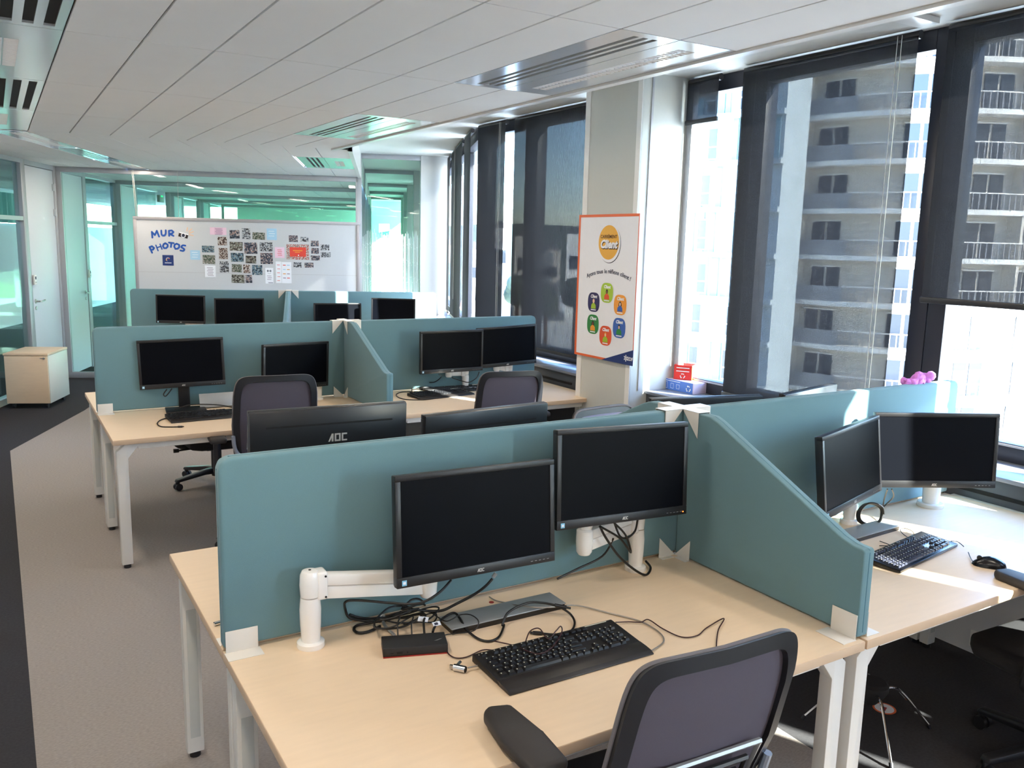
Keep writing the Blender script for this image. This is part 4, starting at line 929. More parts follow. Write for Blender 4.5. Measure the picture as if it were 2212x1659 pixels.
MON = [
 (-0.929,-0.192,1.056,-0.006,0.095,-0.017,'black monitor on a long white arm, left one on the front left desk'),
 (-0.395,-0.174,1.123,-0.032,0.089,-0.032,'black monitor with an orange power light, right one on the front left desk'),
 (0.688,-0.205,1.032,0.24,0.11,0.03,'black monitor turned sideways, left one on the front right desk'),
 (1.160,-0.237,1.046,-0.527,0.057,0.012,'black monitor on a white post by the window, right one on the front right desk'),
 (-1.082,3.391,1.038,-0.103,0.009,0.024,'black monitor on a black foot, left one on the middle bench left desk'),
 (-0.389,3.260,1.000,0.314,-0.014,-0.023,'black monitor behind the mesh chair, near the cross screen of the middle bench'),
 (0.754,3.247,1.047,-0.007,-0.015,0.004,'black monitor of the overlapping pair on the middle bench right desk, left one'),
 (1.251,3.300,1.060,-0.047,-0.021,0.044,'right one of the overlapping black monitors at the middle bench screen end'),
 (-0.365,7.467,1.046,-0.404,0.022,-0.013,'leftmost monitor on the far bench, tilted, small label visible'),
 (0.153,7.029,1.034,-0.194,0.05,0.0,'second monitor from the left on the far bench'),
 (1.082,6.581,1.000,-0.222,0.05,0.0,'monitor with a sun streak on the far bench right of the cross screen'),
 (1.850,6.865,1.023,-0.561,0.05,0.0,'rightmost monitor on the far bench, turned to the left'),
 (-1.169,0.377,1.155,3.072,0.05,0.0,'monitor seen from behind with silver letters, rear left desk of the front bench'),
 (-0.625,0.324,1.114,3.208,0.05,0.0,'monitor seen from behind, right of the lettered one, rear left desk of the front bench'),
 (0.389,0.297,1.087,2.894,0.05,0.0,'monitor top edge showing behind the white cross cap of the front bench'),
 (1.138,0.409,1.051,3.365,0.05,0.0,'monitor catching blue sky behind the front right screen')]
def mrot(ya, ti, ro): return (Matrix.Rotation(ya, 4, 'Z') @ Matrix.Rotation(-ti, 4, 'X') @ Matrix.Rotation(-ro, 4, 'Y')).to_euler()
mon0 = None; MONS = []
for (x, y, z, ya, ti, ro, lb) in MON:
    e = tuple(mrot(ya, ti, ro))
    if mon0 is None:
        mon0 = make_monitor(lb); mon0.location = (x, y, z); mon0.rotation_euler = e; MONS.append(mon0)
    else: MONS.append(dup(mon0, (x, y, z), e, lb))
for k, f_ in ((8, 0.962), (9, 0.985), (11, 0.925)):       # far bench screens are a little smaller models
    m_ = MONS[k]; m_.location = CAM + (m_.location - CAM) * f_; m_.scale = (f_, f_, f_)
obj('power_light', G().box(0.236, 0.240, -0.0058, -0.005, -0.145, -0.142, 'led'), MONS[1], 'glowing orange power light')

# ------------------------------------------------------------------ monitor arms and stand
def arm(base, zp, elbow, mon, label, r=0.026, rb=0.034, thick=0.031):
    low = -0.055 if mon in (4, 12, 13, 14, 15) else 0.0
    bx, by = base; ex, ey, ez = elbow; m = MONS[mon]; mx, my, mz = m.location
    back = m.rotation_euler.to_matrix() @ Vector((0, 0.05, 0)); hx, hy, hz = mx + back.x, my + back.y, mz + back.z + low
    t = thing('monitor_support', label, 'monitor support', (bx, by, 0.7404), 0, 'white monitor supports')
    def L(p): return (p[0] - bx, p[1] - by, p[2] - 0.7404)
    g = G(); g.lathe([(rb, 0), (rb + 0.001, 0.004), (rb, 0.014), (rb - 0.004, 0.017), (0.02, 0.018)], 'white_arm', 28); obj('base', g, t)
    h = zp - 0.7404
    g = G(); g.lathe([(r - 0.003, 0.015), (r, h * 0.3), (r + 0.001, h * 0.5), (r - 0.002, h - 0.075)], 'white_arm', 28); obj('post', g, t)
    g = G(); g.lathe([(r - 0.002, h - 0.072), (r, h - 0.04), (r - 0.002, h - 0.012), (r - 0.007, h - 0.002), (r - 0.012, h)], 'white_arm', 28); g.cyl((0, 0, h - 0.001), (0, 0, h + 0.0006), 0.004, 'slot', 12); obj('swivel_sleeve', g, t)
    d = Vector((ex - bx, ey - by, 0)); 
    if d.length > 0.05:
        ang = math.atan2(d.y, d.x); ln = d.length; X = Matrix.Rotation(ang, 4, 'Z'); dz = (ez - 0.7404) - (h - 0.045)
        g = G()
        for (z0, z1, w) in ((0.002, 0.034, thick * 0.52), (-0.036, 0.0, thick * 0.46)):
            g.prism([(0.012, h - 0.045 + z0), (ln, h - 0.045 + dz + z0), (ln, h - 0.045 + dz + z1), (0.012, h - 0.045 + z1)], 'y', -w, w, 'white_arm', 0.004, X=X)
        obj('lower_arm', g, t)
        g = G(); g.box(0.012, 0.044, -0.024, 0.024, h - 0.083, h - 0.004, 'white_arm', 0.008, 3, X=X)
        for z in (h - 0.074, h - 0.016): g.cyl((0.036, -0.0255, z), (0.036, -0.0235, z), 0.003, 'slot', 10, X=X)
        obj('hinge_cap', g, t)
        g = G(); g.lathe([(0.020, -0.045), (0.026, -0.035), (0.028, 0.0), (0.027, 0.035), (0.02, 0.04)], 'white_arm', 24, X=Matrix.Translation(L((ex, ey, ez))))
        obj('elbow', g, t)
        st = Vector(L((ex, ey, ez + 0.03)))
    else: st = Vector((0, 0, h - 0.02))
    en = Vector(L((hx, hy, hz)))
    g = G(); g.tube(crom([st, st * 0.5 + en * 0.5 + Vector((0, 0.0, 0.01)), en], 5), 0.017, 'white_arm', 12); obj('upper_arm', g, t)
    g = G(); g.box(-0.05, 0.05, -0.002, 0.012, -0.05, 0.05, 'white_arm', 0.004, X=Matrix.Translation(en) @ m.rotation_euler.to_matrix().to_4x4()); obj('mount_plate', g, t)
    return t
arm((-1.385, -0.085), 0.957, (-1.04, -0.095, 0.862), 0, 'long white monitor arm with post at the left end of the front left desk', r=0.028, rb=0.037)
arm((-0.244, -0.070), 0.962, (-0.483, -0.095, 0.892), 1, 'white monitor arm near the corner of the front left desk', r=0.026, rb=0.036)
arm((0.86, -0.085), 0.93, (0.74, -0.09, 0.92), 2, 'white monitor arm behind the sideways monitor')
arm((1.394, -0.097), 0.98, (1.33, -0.11, 0.95), 3, 'thick white monitor post by the window on the front right desk', r=0.037, rb=0.054)
arm((-0.205, 3.385), 0.94, (-0.33, 3.40, 0.93), 5, 'white monitor arm beside the cross screen of the middle bench')
arm((0.94, 3.385), 0.92, (0.80, 3.39, 0.88), 6, 'white monitor arm under the left one of the overlapping pair')
arm((1.33, 3.39), 0.93, (1.22, 3.40, 0.90), 7, 'white monitor arm under the right one of the overlapping pair')
arm((-1.30, 0.09), 0.96, (-1.18, 0.12, 1.0), 12, 'white monitor arm behind the front screen, left one')
arm((-0.50, 0.09), 0.96, (-0.62, 0.12, 0.98), 13, 'white monitor arm behind the front screen, second from left')
arm((0.30, 0.09), 0.96, (0.38, 0.12, 0.96), 14, 'white monitor arm behind the front screen, beside the cross cap')
arm((1.30, 0.09), 0.96, (1.16, 0.16, 0.94), 15, 'white monitor arm behind the front screen, nearest the window')
def onc(x, y):
    v = Matrix.Rotation(ROTC, 3, 'Z') @ Vector((x, y, 0)); return (v.x + ROWC[0], v.y + ROWC[1])
def dloc(m): return MONS[m].location
for mi_, lb in ((8, 'white monitor arm at the far bench, leftmost'), (9, 'white monitor arm at the far bench, second from left'), (10, 'white monitor arm at the far bench, third from left'), (11, 'white monitor arm at the far bench, rightmost')):
    p = MONS[mi_].location; q = Matrix.Rotation(-ROTC, 3, 'Z') @ Vector((p.x - ROWC[0], p.y - ROWC[1], 0)); b_ = onc(q.x + 0.18, -0.075); e_ = onc(q.x + 0.05, -0.09)
    arm(b_, 0.93, (e_[0], e_[1], 0.90), mi_, lb)
t = thing('monitor_stand', 'black monitor foot with column on the middle bench left desk', 'monitor stand', (-1.075, 3.37, 0.7404), -0.10)
obj('foot', G().box(-0.12, 0.12, -0.11, 0.06, 0, 0.014, 'black', 0.006), t)
obj('column', G().box(-0.034, 0.034, 0.06, 0.085, 0.006, 0.34, 'black', 0.006), t)
obj('mount_plate', G().box(-0.05, 0.05, 0.045, 0.062, 0.24, 0.34, 'black', 0.003), t)

# ------------------------------------------------------------------ keyboards
def keys_layout():
    u = 0.0187; K = []; x0 = -0.215
    rows = [0.052, 0.033, 0.014, -0.005, -0.024]
    fx = [0, 2, 3, 4, 5, 6.5, 7.5, 8.5, 9.5, 11, 12, 13, 14]
    for k in fx: K.append((x0 + u * (k + .5), 0.078, 1))
    for r, ws in enumerate(([1] * 13 + [2], [1.5] + [1] * 12 + [1.5], [1.75] + [1] * 11 + [2.25], [1.25] + [1] * 11 + [2.75], [1.25, 1.25, 1.25, 6.25, 1.25, 1.25, 1.25, 1.25])):
        p = 0
        for w in ws: K.append((x0 + u * (p + w / 2), rows[r], w)); p += w
    for k in range(3): K.append((x0 + u * (15.25 + k + .5), 0.078, 1))
    for r in (0, 1):
        for k in range(3): K.append((x0 + u * (15.25 + k + .5), rows[r], 1))
    K.append((x0 + u * 16.75, rows[3], 1))
    for k in range(3): K.append((x0 + u * (15.25 + k + .5), rows[4], 1))
    for r in range(3):
        for k in range(4 if r != 1 else 3): K.append((x0 + u * (18.5 + k + .5), rows[r], 1))
    for k in range(3): K.append((x0 + u * (18.5 + k + .5), rows[3], 1))
    K.append((x0 + u * 19.5, rows[4], 2)); K.append((x0 + u * 21, rows[4], 1)); K.append((x0 + u * 22, rows[4] + 0.0095, 1))
    return K, u
KEYS, KU = keys_layout()
def ztop(y): return 0.013 + (y + 0.04) * 0.075
kcache = {}
def keymesh(w, m):
    k = (round(w, 2), m)
    if k not in kcache:
        g = G(); hx = w * KU / 2 - 0.0016; hy = 0.0078; tx, ty = hx - 0.0022, hy - 0.0022
        v = [(-hx, -hy, 0), (hx, -hy, 0), (hx, hy, 0), (-hx, hy, 0), (-tx, -ty, 0.0065), (tx, -ty, 0.0065), (tx, ty, 0.0065), (-tx, ty, 0.0065)]
        bv = [g.bm.verts.new(p) for p in v]; f = [g.bm.faces.new([bv[i] for i in q]) for q in ((4, 5, 6, 7), (0, 1, 5, 4), (1, 2, 6, 5), (2, 3, 7, 6), (3, 0, 4, 7))]
        g._done(f, m)
        g.poly([(-tx + 0.0015, 0.0, 0.0067), (-tx + 0.0045, 0.0, 0.0067), (-tx + 0.0045, 0.0032, 0.0067), (-tx + 0.0015, 0.0032, 0.0067)], 'key_mark')
        kcache[k] = g.mesh('key', 30)
    return kcache[k]
def keyboard(label, loc, rz, detail, palm=True, keymat='key', deck='keyb_top'):
    t = thing('keyboard', label, 'keyboard', loc, rz, 'black keyboards')
    g = G(); y0 = -0.0975 if palm else -0.045
    g.prism([(y0 + 0.05 if palm else y0, 0.002), (0.0975, 0.002), (0.0975, ztop(0.0975) - 0.002), (0.092, ztop(0.0975)), (y0 + 0.05 if palm else y0, ztop(y0 + 0.05 if palm else y0))], 'x', -0.2275, 0.2275, deck, 0.002)
    obj('body', g, t)
    if palm:
        g = G(); g.prism([(y0, 0.001), (y0 + 0.06, 0.001), (y0 + 0.06, ztop(-0.04) + 0.0005), (y0 + 0.035, ztop(-0.05)), (y0 + 0.012, 0.0095), (y0, 0.004)], 'x', -0.2275, 0.2275, 'palm', 0.001); obj('palm_rest', g, t, 'rounded palm rest')
        g = G(); g.box(0.13, 0.205, 0.088, 0.0905, ztop(0.089), ztop(0.089) + 0.0012, 'key_mark'); g.box(-0.215, -0.19, 0.083, 0.087, ztop(0.085), ztop(0.085) + 0.0006, 'key_mark'); obj('indicator_strip', g, t)
    if detail:
        KK = sorted(KEYS, key=lambda k: (k[1] < -0.03, k[0] > 0.2, k[1]))
        head, tail = KK[:100], KK[100:]
        for (x, y, w) in head:
            o = obj('key', keymesh(w, keymat), t); o.location = (x, y, ztop(y)); o.rotation_euler = (0.075, 0, 0)
        if tail:
            g = G()
            for (x, y, w) in tail: g.box(x - w * KU / 2 + 0.002, x + w * KU / 2 - 0.002, y - 0.0075, y + 0.0075, ztop(y), ztop(y) + 0.0065, keymat, 0.001)
            obj('remaining_keys', g, t, kind='stuff')
    else:
        g = G()
        for (x, y, w) in KEYS: g.box(x - w * KU / 2 + 0.0016, x + w * KU / 2 - 0.0016, y - 0.0075, y + 0.0075, ztop(y), ztop(y) + 0.006, keymat)
        obj('keys', g, t, kind='stuff')
    return t
keyboard('black keyboard with rounded palm rest on the front left desk', (-0.818, -0.474, 0.7405), -0.008, True)
M['key_shine'] = mat('black_key_sheen_tint', (60, 62, 74), 0.2, spec=0.8)  # black keys given a paler bluish colour standing for window reflection
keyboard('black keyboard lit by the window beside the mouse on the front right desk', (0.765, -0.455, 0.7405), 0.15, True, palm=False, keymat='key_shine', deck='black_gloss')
keyboard('black keyboard with a cable across it on the middle bench left desk', (-1.0, 3.09, 0.7405), 0.03, False)
keyboard('small black keyboard beside a black dock, left one on the middle bench right desk', (0.64, 3.19, 0.7405), 0.12, False)
keyboard('black keyboard in the sun streak, right one on the middle bench right desk', (0.86, 3.30, 0.7405), -0.05, False, palm=False)

# mouse
t = thing('mouse', 'black computer mouse right of the window side keyboard', 'mouse', (0.905, -0.637, 0.7404), -0.92)
g = G(); n1, n2 = 20, 10; vs = []
for i in range(n1 + 1):
    u_ = -1 + 2 * i / n1; row = []; wv = 0.031 * math.sqrt(max(0.0, 1 - abs(u_) ** 2.6)) ; hv = 0.036 * max(0.0, 1 - (u_ - 0.1) ** 2 * 0.85) if u_ > 0.1 else 0.036 * max(0.0, 1 - (u_ - 0.1) ** 2 * 0.72)
    for j in range(n2 + 1):
        a = PI * j / n2; row.append(g.bm.verts.new((0.056 * u_, wv * math.cos(a), hv * math.sin(a) ** 0.8 if wv > 1e-6 else 0.002)))
    vs.append(row)
g._done([g.bm.faces.new((vs[i][j], vs[i + 1][j], vs[i + 1][j + 1], vs[i][j + 1])) for i in range(n1) for j in range(n2)], 'black_gloss'); obj('shell', g, t, smooth=70)
obj('scroll_wheel', G().cyl((-0.032, -0.003, 0.026), (-0.032, 0.003, 0.026), 0.009, 'chair_black', 16), t)

# dock, risers and small things
t = thing('docking_station', 'black docking station with a red bottom edge on the front left desk', 'docking station', (-1.148, -0.238, 0.7404), -0.329)
g = G(); g.box(-0.0865, 0.0865, -0.0375, 0.0375, 0.003, 0.027, 'black_soft', 0.002); obj('body', g, t)
obj('red_base', G().box(-0.086, 0.086, -0.0385, 0.037, 0, 0.003, 'dock_red'), t, 'dark red bottom edge')
g = G(); g.box(-0.05, -0.035, -0.0382, -0.037, 0.009, 0.015, 'slot'); g.cyl((-0.022, -0.0382, 0.012), (-0.022, -0.037, 0.012), 0.0025, 'slot', 10); g.box(-0.067, -0.059, -0.0382, -0.037, 0.011, 0.013, 'slot'); obj('ports', g, t)
g = G(); g.poly([(0.052, -0.012, 0.0272), (0.070, -0.002, 0.0272), (0.076, -0.002, 0.0272), (0.060, -0.012, 0.0272)], 'silver'); obj('badge', g, t)
def riser(label, loc, rz, w=0.387, d=0.09, tilt=0.0):
    t = thing('laptop_riser', label, 'riser', loc, rot=(tilt, 0, rz), group='flat silver risers')
    g = G(); g.box(-w / 2, w / 2, -d / 2, d / 2, 0.015, 0.019, 'silver', 0.0015); obj('top_plate', g, t, 'silver grey top')
    g = G(); g.prism([(-d / 2 + 0.002, 0.0), (d / 2 - 0.004, 0.0), (d / 2 - 0.001, 0.015), (-d / 2, 0.015)], 'x', -w / 2 + 0.004, w / 2 - 0.004, 'black_gloss'); obj('base', g, t)
    return t
riser('flat silver topped riser with cables over it on the front left desk', (-0.828, -0.170, 0.7404), -0.01)
riser('flat silver topped riser in the sun on the front right desk', (0.775, -0.205, 0.7404), 0.05)
riser('flat silver topped riser under the overlapping monitors of the middle bench', (0.95, 3.345, 0.7404), 0.0)
t = riser('silver riser standing on edge against the middle bench screen', (-0.79, 3.39, 0.787), 0.02, w=0.40, d=0.09, tilt=1.30)
M['riser_white'] = mat('pale_riser_plate', (214, 214, 216), 0.35)
def sheet(label, loc, rz, w, d): return obj('paper_sheet', G().box(-w / 2, w / 2, -d / 2, d / 2, 0, 0.0012, 'paper'), None, label, 'paper', loc=loc, rot=(0, 0, rz))
sheet('white paper sheet beside the riser on the middle bench right desk', (1.22, 3.33, 0.7405), 0.1, 0.21, 0.14)
t = thing('docking_station', 'small black dock among cables on the middle bench right desk', 'docking station', (0.66, 3.33, 0.7404), 0.1)
obj('body', G().box(-0.085, 0.085, -0.037, 0.037, 0, 0.027, 'black_soft', 0.002), t)
t = thing('cable_lock', 'chrome barrel of a cable lock beside the front keyboard', 'cable lock', (-1.095, -0.405, 0.7404), -0.9)
g = G(); g.cyl((-0.018, 0, 0.009), (0.014, 0, 0.009), 0.009, 'chrome', 20); g.cyl((0.0142, 0, 0.009), (0.0155, 0, 0.009), 0.0078, 'slot', 20); obj('barrel', g, t)
g = G(); g.cyl((-0.012, 0, 0.012), (-0.012, 0.026, 0.012), 0.0045, 'chrome', 14); g.box(-0.030, -0.016, -0.003, 0.003, 0.004, 0.014, 'steel', 0.001); obj('pin', g, t)
t = obj('cable_lock', G().cyl((-0.009, 0, 0.006), (0.009, 0, 0.006), 0.006, 'chrome', 16), None, 'small chrome lock end at the left edge of the front screen, on the rear desk', 'cable lock', loc=(-1.578, 0.16, 0.7404), rot=(0, 0, 0.2))
obj('cable_grommet', G().lathe([(0.008, 0), (0.008, 0.001), (0.004, 0.0012)], 'dock_red', 14), None, 'small dark screw cap on the desk behind the silver riser', 'screw cap', loc=(-0.812, -0.072, 0.7404))

# ------------------------------------------------------------------ cables
CB = {
 'steel':[(-0.801,-0.039,0.744),(-0.796,-0.084,0.746),(-0.766,-0.206,0.770),(-0.713,-0.245,0.772),(-0.606,-0.232,0.750),(-0.537,-0.321,0.744),(-0.495,-0.402,0.744),(-0.494,-0.484,0.744),(-0.523,-0.534,0.744),(-0.592,-0.562,0.746)],
 'steel2':[(-1.077,-0.412,0.750),(-1.050,-0.414,0.750)],
 'video':[(-0.863,-0.162,0.860),(-0.884,-0.159,0.840),(-0.908,-0.135,0.810),(-0.957,-0.111,0.780),(-0.994,-0.101,0.765),(-1.031,-0.087,0.765),(-1.087,-0.077,0.780),(-1.117,-0.082,0.800)],
 'power':[(-0.997,-0.158,0.880),(-1.038,-0.173,0.860),(-1.084,-0.172,0.840),(-1.120,-0.150,0.830),(-1.172,-0.112,0.830),(-1.248,-0.079,0.840),(-1.281,-0.073,0.840),(-1.267,-0.019,0.800),(-1.254,-0.009,0.770),(-1.211,-0.040,0.755),(-1.171,-0.056,0.750)],
 'power2':[(-1.254,0.001,0.780),(-1.227,-0.022,0.765),(-1.186,-0.036,0.755),(-1.143,-0.042,0.755),(-1.096,-0.045,0.760),(-1.060,-0.072,0.770)],
 'loop':[(-1.179,-0.074,0.746),(-1.219,-0.090,0.746),(-1.247,-0.086,0.746),(-1.253,-0.061,0.746),(-1.235,-0.043,0.748),(-1.192,-0.049,0.750),(-1.147,-0.063,0.755),(-1.109,-0.063,0.770)],
 'dockcable':[(-1.074,-0.199,0.757),(-1.054,-0.174,0.760),(-1.019,-0.150,0.765),(-0.978,-0.137,0.768),(-0.975,-0.170,0.766),(-0.977,-0.219,0.750),(-0.970,-0.274,0.745),(-0.949,-0.301,0.745),(-0.912,-0.290,0.745),(-0.865,-0.237,0.746),(-0.871,-0.238,0.750),(-0.840,-0.221,0.775),(-0.770,-0.213,0.785),(-0.723,-0.225,0.780),(-0.689,-0.243,0.772)],
 'usbc':[(-0.685,-0.241,0.772),(-0.663,-0.279,0.755),(-0.676,-0.322,0.746),(-0.719,-0.359,0.745),(-0.764,-0.355,0.745),(-0.800,-0.329,0.746)],
 'thin':[(-1.035,-0.114,0.770),(-1.021,-0.166,0.765),(-1.001,-0.173,0.768),(-0.973,-0.171,0.775),(-0.947,-0.185,0.775),(-0.943,-0.224,0.772),(-0.953,-0.233,0.755),(-0.975,-0.229,0.747),(-1.032,-0.212,0.746),(-1.051,-0.222,0.750)],
 'kbwire':[(-1.048,-0.217,0.745),(-1.065,-0.271,0.744),(-1.081,-0.307,0.744),(-1.075,-0.339,0.744),(-1.046,-0.349,0.744),(-0.993,-0.337,0.745),(-0.979,-0.372,0.757)],
 'zig':[(-0.939,-0.311,0.747),(-0.912,-0.375,0.755),(-0.917,-0.446,0.772),(-0.898,-0.478,0.775),(-0.847,-0.461,0.775),(-0.791,-0.420,0.785),(-0.790,-0.413,0.800),(-0.805,-0.413,0.790),(-0.833,-0.417,0.775),(-0.832,-0.376,0.785),(-0.843,-0.365,0.785),(-0.858,-0.360,0.775),(-0.889,-0.390,0.765)],
 'mousew':[(-0.572,-0.381,0.750),(-0.532,-0.389,0.746),(-0.503,-0.412,0.748),(-0.472,-0.410,0.748),(-0.469,-0.469,0.744),(-0.457,-0.535,0.744),(-0.411,-0.550,0.744),(-0.351,-0.526,0.744),(-0.267,-0.510,0.748),(-0.331,-0.553,0.746),(-0.376,-0.592,0.744),(-0.425,-0.639,0.744)],
 'm2a':[(-0.458,-0.140,0.951),(-0.432,-0.140,0.908),(-0.374,-0.140,0.835),(-0.307,-0.140,0.777),(-0.247,-0.130,0.743),(-0.201,-0.100,0.749),(-0.180,-0.050,0.752)],
 'm2b':[(-0.401,-0.140,0.953),(-0.342,-0.130,0.898),(-0.300,-0.110,0.827),(-0.332,-0.130,0.853),(-0.377,-0.140,0.899),(-0.462,-0.150,0.952)],
 'm2c':[(-0.393,-0.130,0.952),(-0.366,-0.130,0.899),(-0.326,-0.120,0.884),(-0.295,-0.120,0.902),(-0.295,-0.130,0.942)],
 'm2d':[(-0.369,-0.100,0.882),(-0.388,-0.070,0.814),(-0.488,-0.060,0.782),(-0.560,-0.060,0.764)],
 'r_coil': [(0.905 + 0.048 * math.cos(a) * 0.83 + 0.004 * math.sin(3 * a), -0.155 - 0.048 * math.cos(a) * 0.55 + 0.006 * k, 0.793 + 0.046 * math.sin(a) - 0.003 * k) for k in range(3) for a in [2 * PI * q / 10 for q in range(10)]],
 'r_c1':[(0.957,-0.197,0.900),(0.998,-0.181,0.860),(1.055,-0.114,0.800),(1.055,-0.093,0.770),(0.991,-0.139,0.745)],
 'r_c2':[(0.941,-0.189,0.900),(1.012,-0.131,0.830),(1.060,-0.097,0.780)],
 'r_thin':[(0.898,-0.342,0.744),(0.928,-0.286,0.744),(0.948,-0.257,0.750),(0.981,-0.251,0.750),(0.979,-0.287,0.750),(0.892,-0.360,0.760)],
 'r_thin2':[(0.728,-0.322,0.744),(0.767,-0.342,0.744),(0.773,-0.291,0.744)],
 'r_mouse':[(0.957,-0.460,0.768),(0.991,-0.466,0.762),(0.993,-0.491,0.750)],
 'r_mouse2':[(0.949,-0.534,0.750),(0.914,-0.564,0.745),(0.874,-0.595,0.750)],
 'b_usbc':[(-1.207,3.128,0.750),(-1.264,3.095,0.746),(-1.299,3.004,0.744),(-1.293,2.913,0.744),(-1.248,2.880,0.744),(-1.207,2.858,0.746)],
 'b_top':[(-1.159,3.265,0.770),(-1.075,3.264,0.790),(-0.997,3.203,0.800),(-0.900,3.186,0.790),(-0.826,3.176,0.770)],
 'b_hang':[(-1.149,3.380,0.882),(-1.186,3.380,0.837),(-1.200,3.380,0.849),(-1.179,3.380,0.879)],
 'b_r1':[(0.550,3.323,0.750),(0.435,3.409,0.744),(0.339,3.306,0.744),(0.328,3.145,0.744),(0.441,3.069,0.744),(0.573,3.093,0.744),(0.647,3.116,0.744)],
 'b_r2':[(0.504,3.402,0.750),(0.558,3.498,0.770),(0.627,3.531,0.790),(0.686,3.409,0.800),(0.722,3.353,0.850),(0.603,3.157,0.900)],
 'b_r3':[(0.962,3.214,0.890),(0.933,3.200,0.850),(0.869,3.201,0.820),(0.820,3.251,0.830),(0.765,3.270,0.850)],
 'b_r4':[(0.936,3.242,0.746),(1.008,3.272,0.746),(0.994,3.187,0.746),(0.936,3.181,0.746)],
}
for k_ in list(CB):
    if k_[:2] not in ('b_',) and k_[0] != 'h':
        CB[k_] = [(p[0], min(p[1], -0.031), p[2]) for p in CB[k_]]
def cable(key, label, r=0.0028, m='cable', closed=False, plug=None, group='black cables on the desks', cat='cable'):
    pts = CB[key]; t = obj('cable', G().tube(crom(pts, 6, closed), r, m, 7, closed), None, label, cat, group, smooth=60)
    if plug:
        for (i, ln, w) in plug:
            p = Vector(pts[i]); q = Vector(pts[1] if i == 0 else pts[i - 1]); d = (p - q).normalized()
            obj('plug', G().tube([p - d * 0.004, p + d * ln * 0.7, p + d * ln * 0.72, p + d * ln], [w, w, w * 0.6, w * 0.6], 'black', 10), t)
    return t
cable('steel', 'thin grey steel lock cable curving from the riser to the keyboard', 0.0022, 'cable_grey'); cable('steel2', 'short grey cable end from the chrome lock barrel to the keyboard', 0.0022, 'cable_grey')
v_ = cable('video', 'thick black cable from the underside of the left front monitor into the cable heap', 0.0042)
g = G(); g.tube([(-0.853, -0.165, 0.876), (-0.861, -0.162, 0.864)], 0.006, 'silver', 10); obj('connector', g, v_, 'grey metal connector')
cable('power', 'black cable looping under the long white arm', 0.0036); cable('power2', 'second black cable loop left of the cable heap', 0.0036)
cable('loop', 'flat black cable loop on the desk behind the docking station', 0.0042)
d_ = cable('dockcable', 'thick black cable arching from the dock over the riser', 0.0036, plug=[(-1, 0.045, 0.006)])
g = G(); g.box(-0.012, 0.012, -0.007, 0.007, -0.0006, 0.0006, 'paper', X=Matrix.Translation((-1.049, -0.172, 0.765)) @ Matrix.Rotation(0.5, 4, 'X')); g.box(-0.007, 0.004, -0.004, 0.004, 0.0007, 0.0009, 'dark_ink', X=Matrix.Translation((-1.049, -0.172, 0.765)) @ Matrix.Rotation(0.5, 4, 'X')); obj('tag', g, d_, 'white label flag')
cable('usbc', 'black cable looping from the riser to a plug lying by the keyboard', 0.0034, plug=[(-1, 0.03, 0.0055)])
cable('thin', 'thin black cable looping over the left end of the riser', 0.0018); cable('kbwire', 'thin dark red cable from the dock to the keyboard', 0.0018, 'cable_red')
cable('zig', 'thin dark cable zigzagging over the top of the front keyboard', 0.0018, 'cable_red'); cable('mousew', 'thin dark red cable running right from the front keyboard', 0.0018, 'cable_red')
cable('m2a', 'thick black cable hanging from the right front monitor to the desk by its white post', 0.0042); cable('m2b', 'black cable loop hanging under the right front monitor', 0.0036)
cable('m2c', 'small black cable loop tied under the right front monitor', 0.0036); cable('m2d', 'black cable running left along the front screen from the right monitor', 0.0036)
cable('r_coil', 'coiled black cable on the front right desk', 0.0040); cable('r_c1', 'grey black cable hanging under the sideways monitor, right strand', 0.003); cable('r_c2', 'grey black cable hanging under the sideways monitor, left strand', 0.003)
cable('r_thin', 'thin cable loop behind the window side keyboard', 0.0016); cable('r_thin2', 'thin cable left of the window side keyboard', 0.0016)
cable('r_mouse', 'thin mouse cable lying over the window side keyboard', 0.0016); cable('r_mouse2', 'thin mouse cable between keyboard and mouse', 0.0016)
cable('b_usbc', 'black cable with plug curling in front of the middle bench left keyboard', 0.0034, plug=[(-1, 0.03, 0.0055)]); cable('b_top', 'black cable bridging over the middle bench left keyboard', 0.0034)
cable('b_hang', 'small black cable loop hanging under the middle bench left monitor', 0.0036); cable('b_r1', 'black cable ring on the middle bench right desk', 0.0034); cable('b_r2', 'black cable rising to the overlapping monitors, left one', 0.0034)
cable('b_r3', 'black cable drooping under the overlapping monitors, right one', 0.0034); cable('b_r4', 'short black cable beside the white sheet on the middle bench', 0.0026)
# the heap: several separate thin cables tangled behind the dock
r4 = random.Random(11)
for k, lb in enumerate(('topmost thin cable of the tangled heap behind the dock', 'widest loop of the tangled cable heap behind the dock', 'lowest loop of the tangled cable heap', 'cable loop of the heap nearest the silver riser', 'cable loop of the heap nearest the long white arm', 'small tight cable loop in the middle of the heap')):
    cx, cy = -1.115 + 0.05 * math.cos(k * 1.1), -0.105 + 0.02 * math.sin(k * 1.7); ra, rb_ = (0.05, 0.085, 0.075, 0.055, 0.06, 0.035)[k], (0.02, 0.035, 0.03, 0.025, 0.025, 0.02)[k]
    pts = [(cx + ra * (1 + 0.12 * math.sin(3 * a + k)) * math.cos(a) , cy + rb_ * math.sin(a) * (1 + 0.2 * math.cos(2 * a + k)), 0.752 + 0.009 * k + 0.007 * math.sin(2 * a + k)) for a in [2 * PI * j / 12 for j in range(12)]]
    CB['heap%d' % k] = pts; cable('heap%d' % k, lb, 0.0022 + 0.0004 * (k % 3), closed=True)
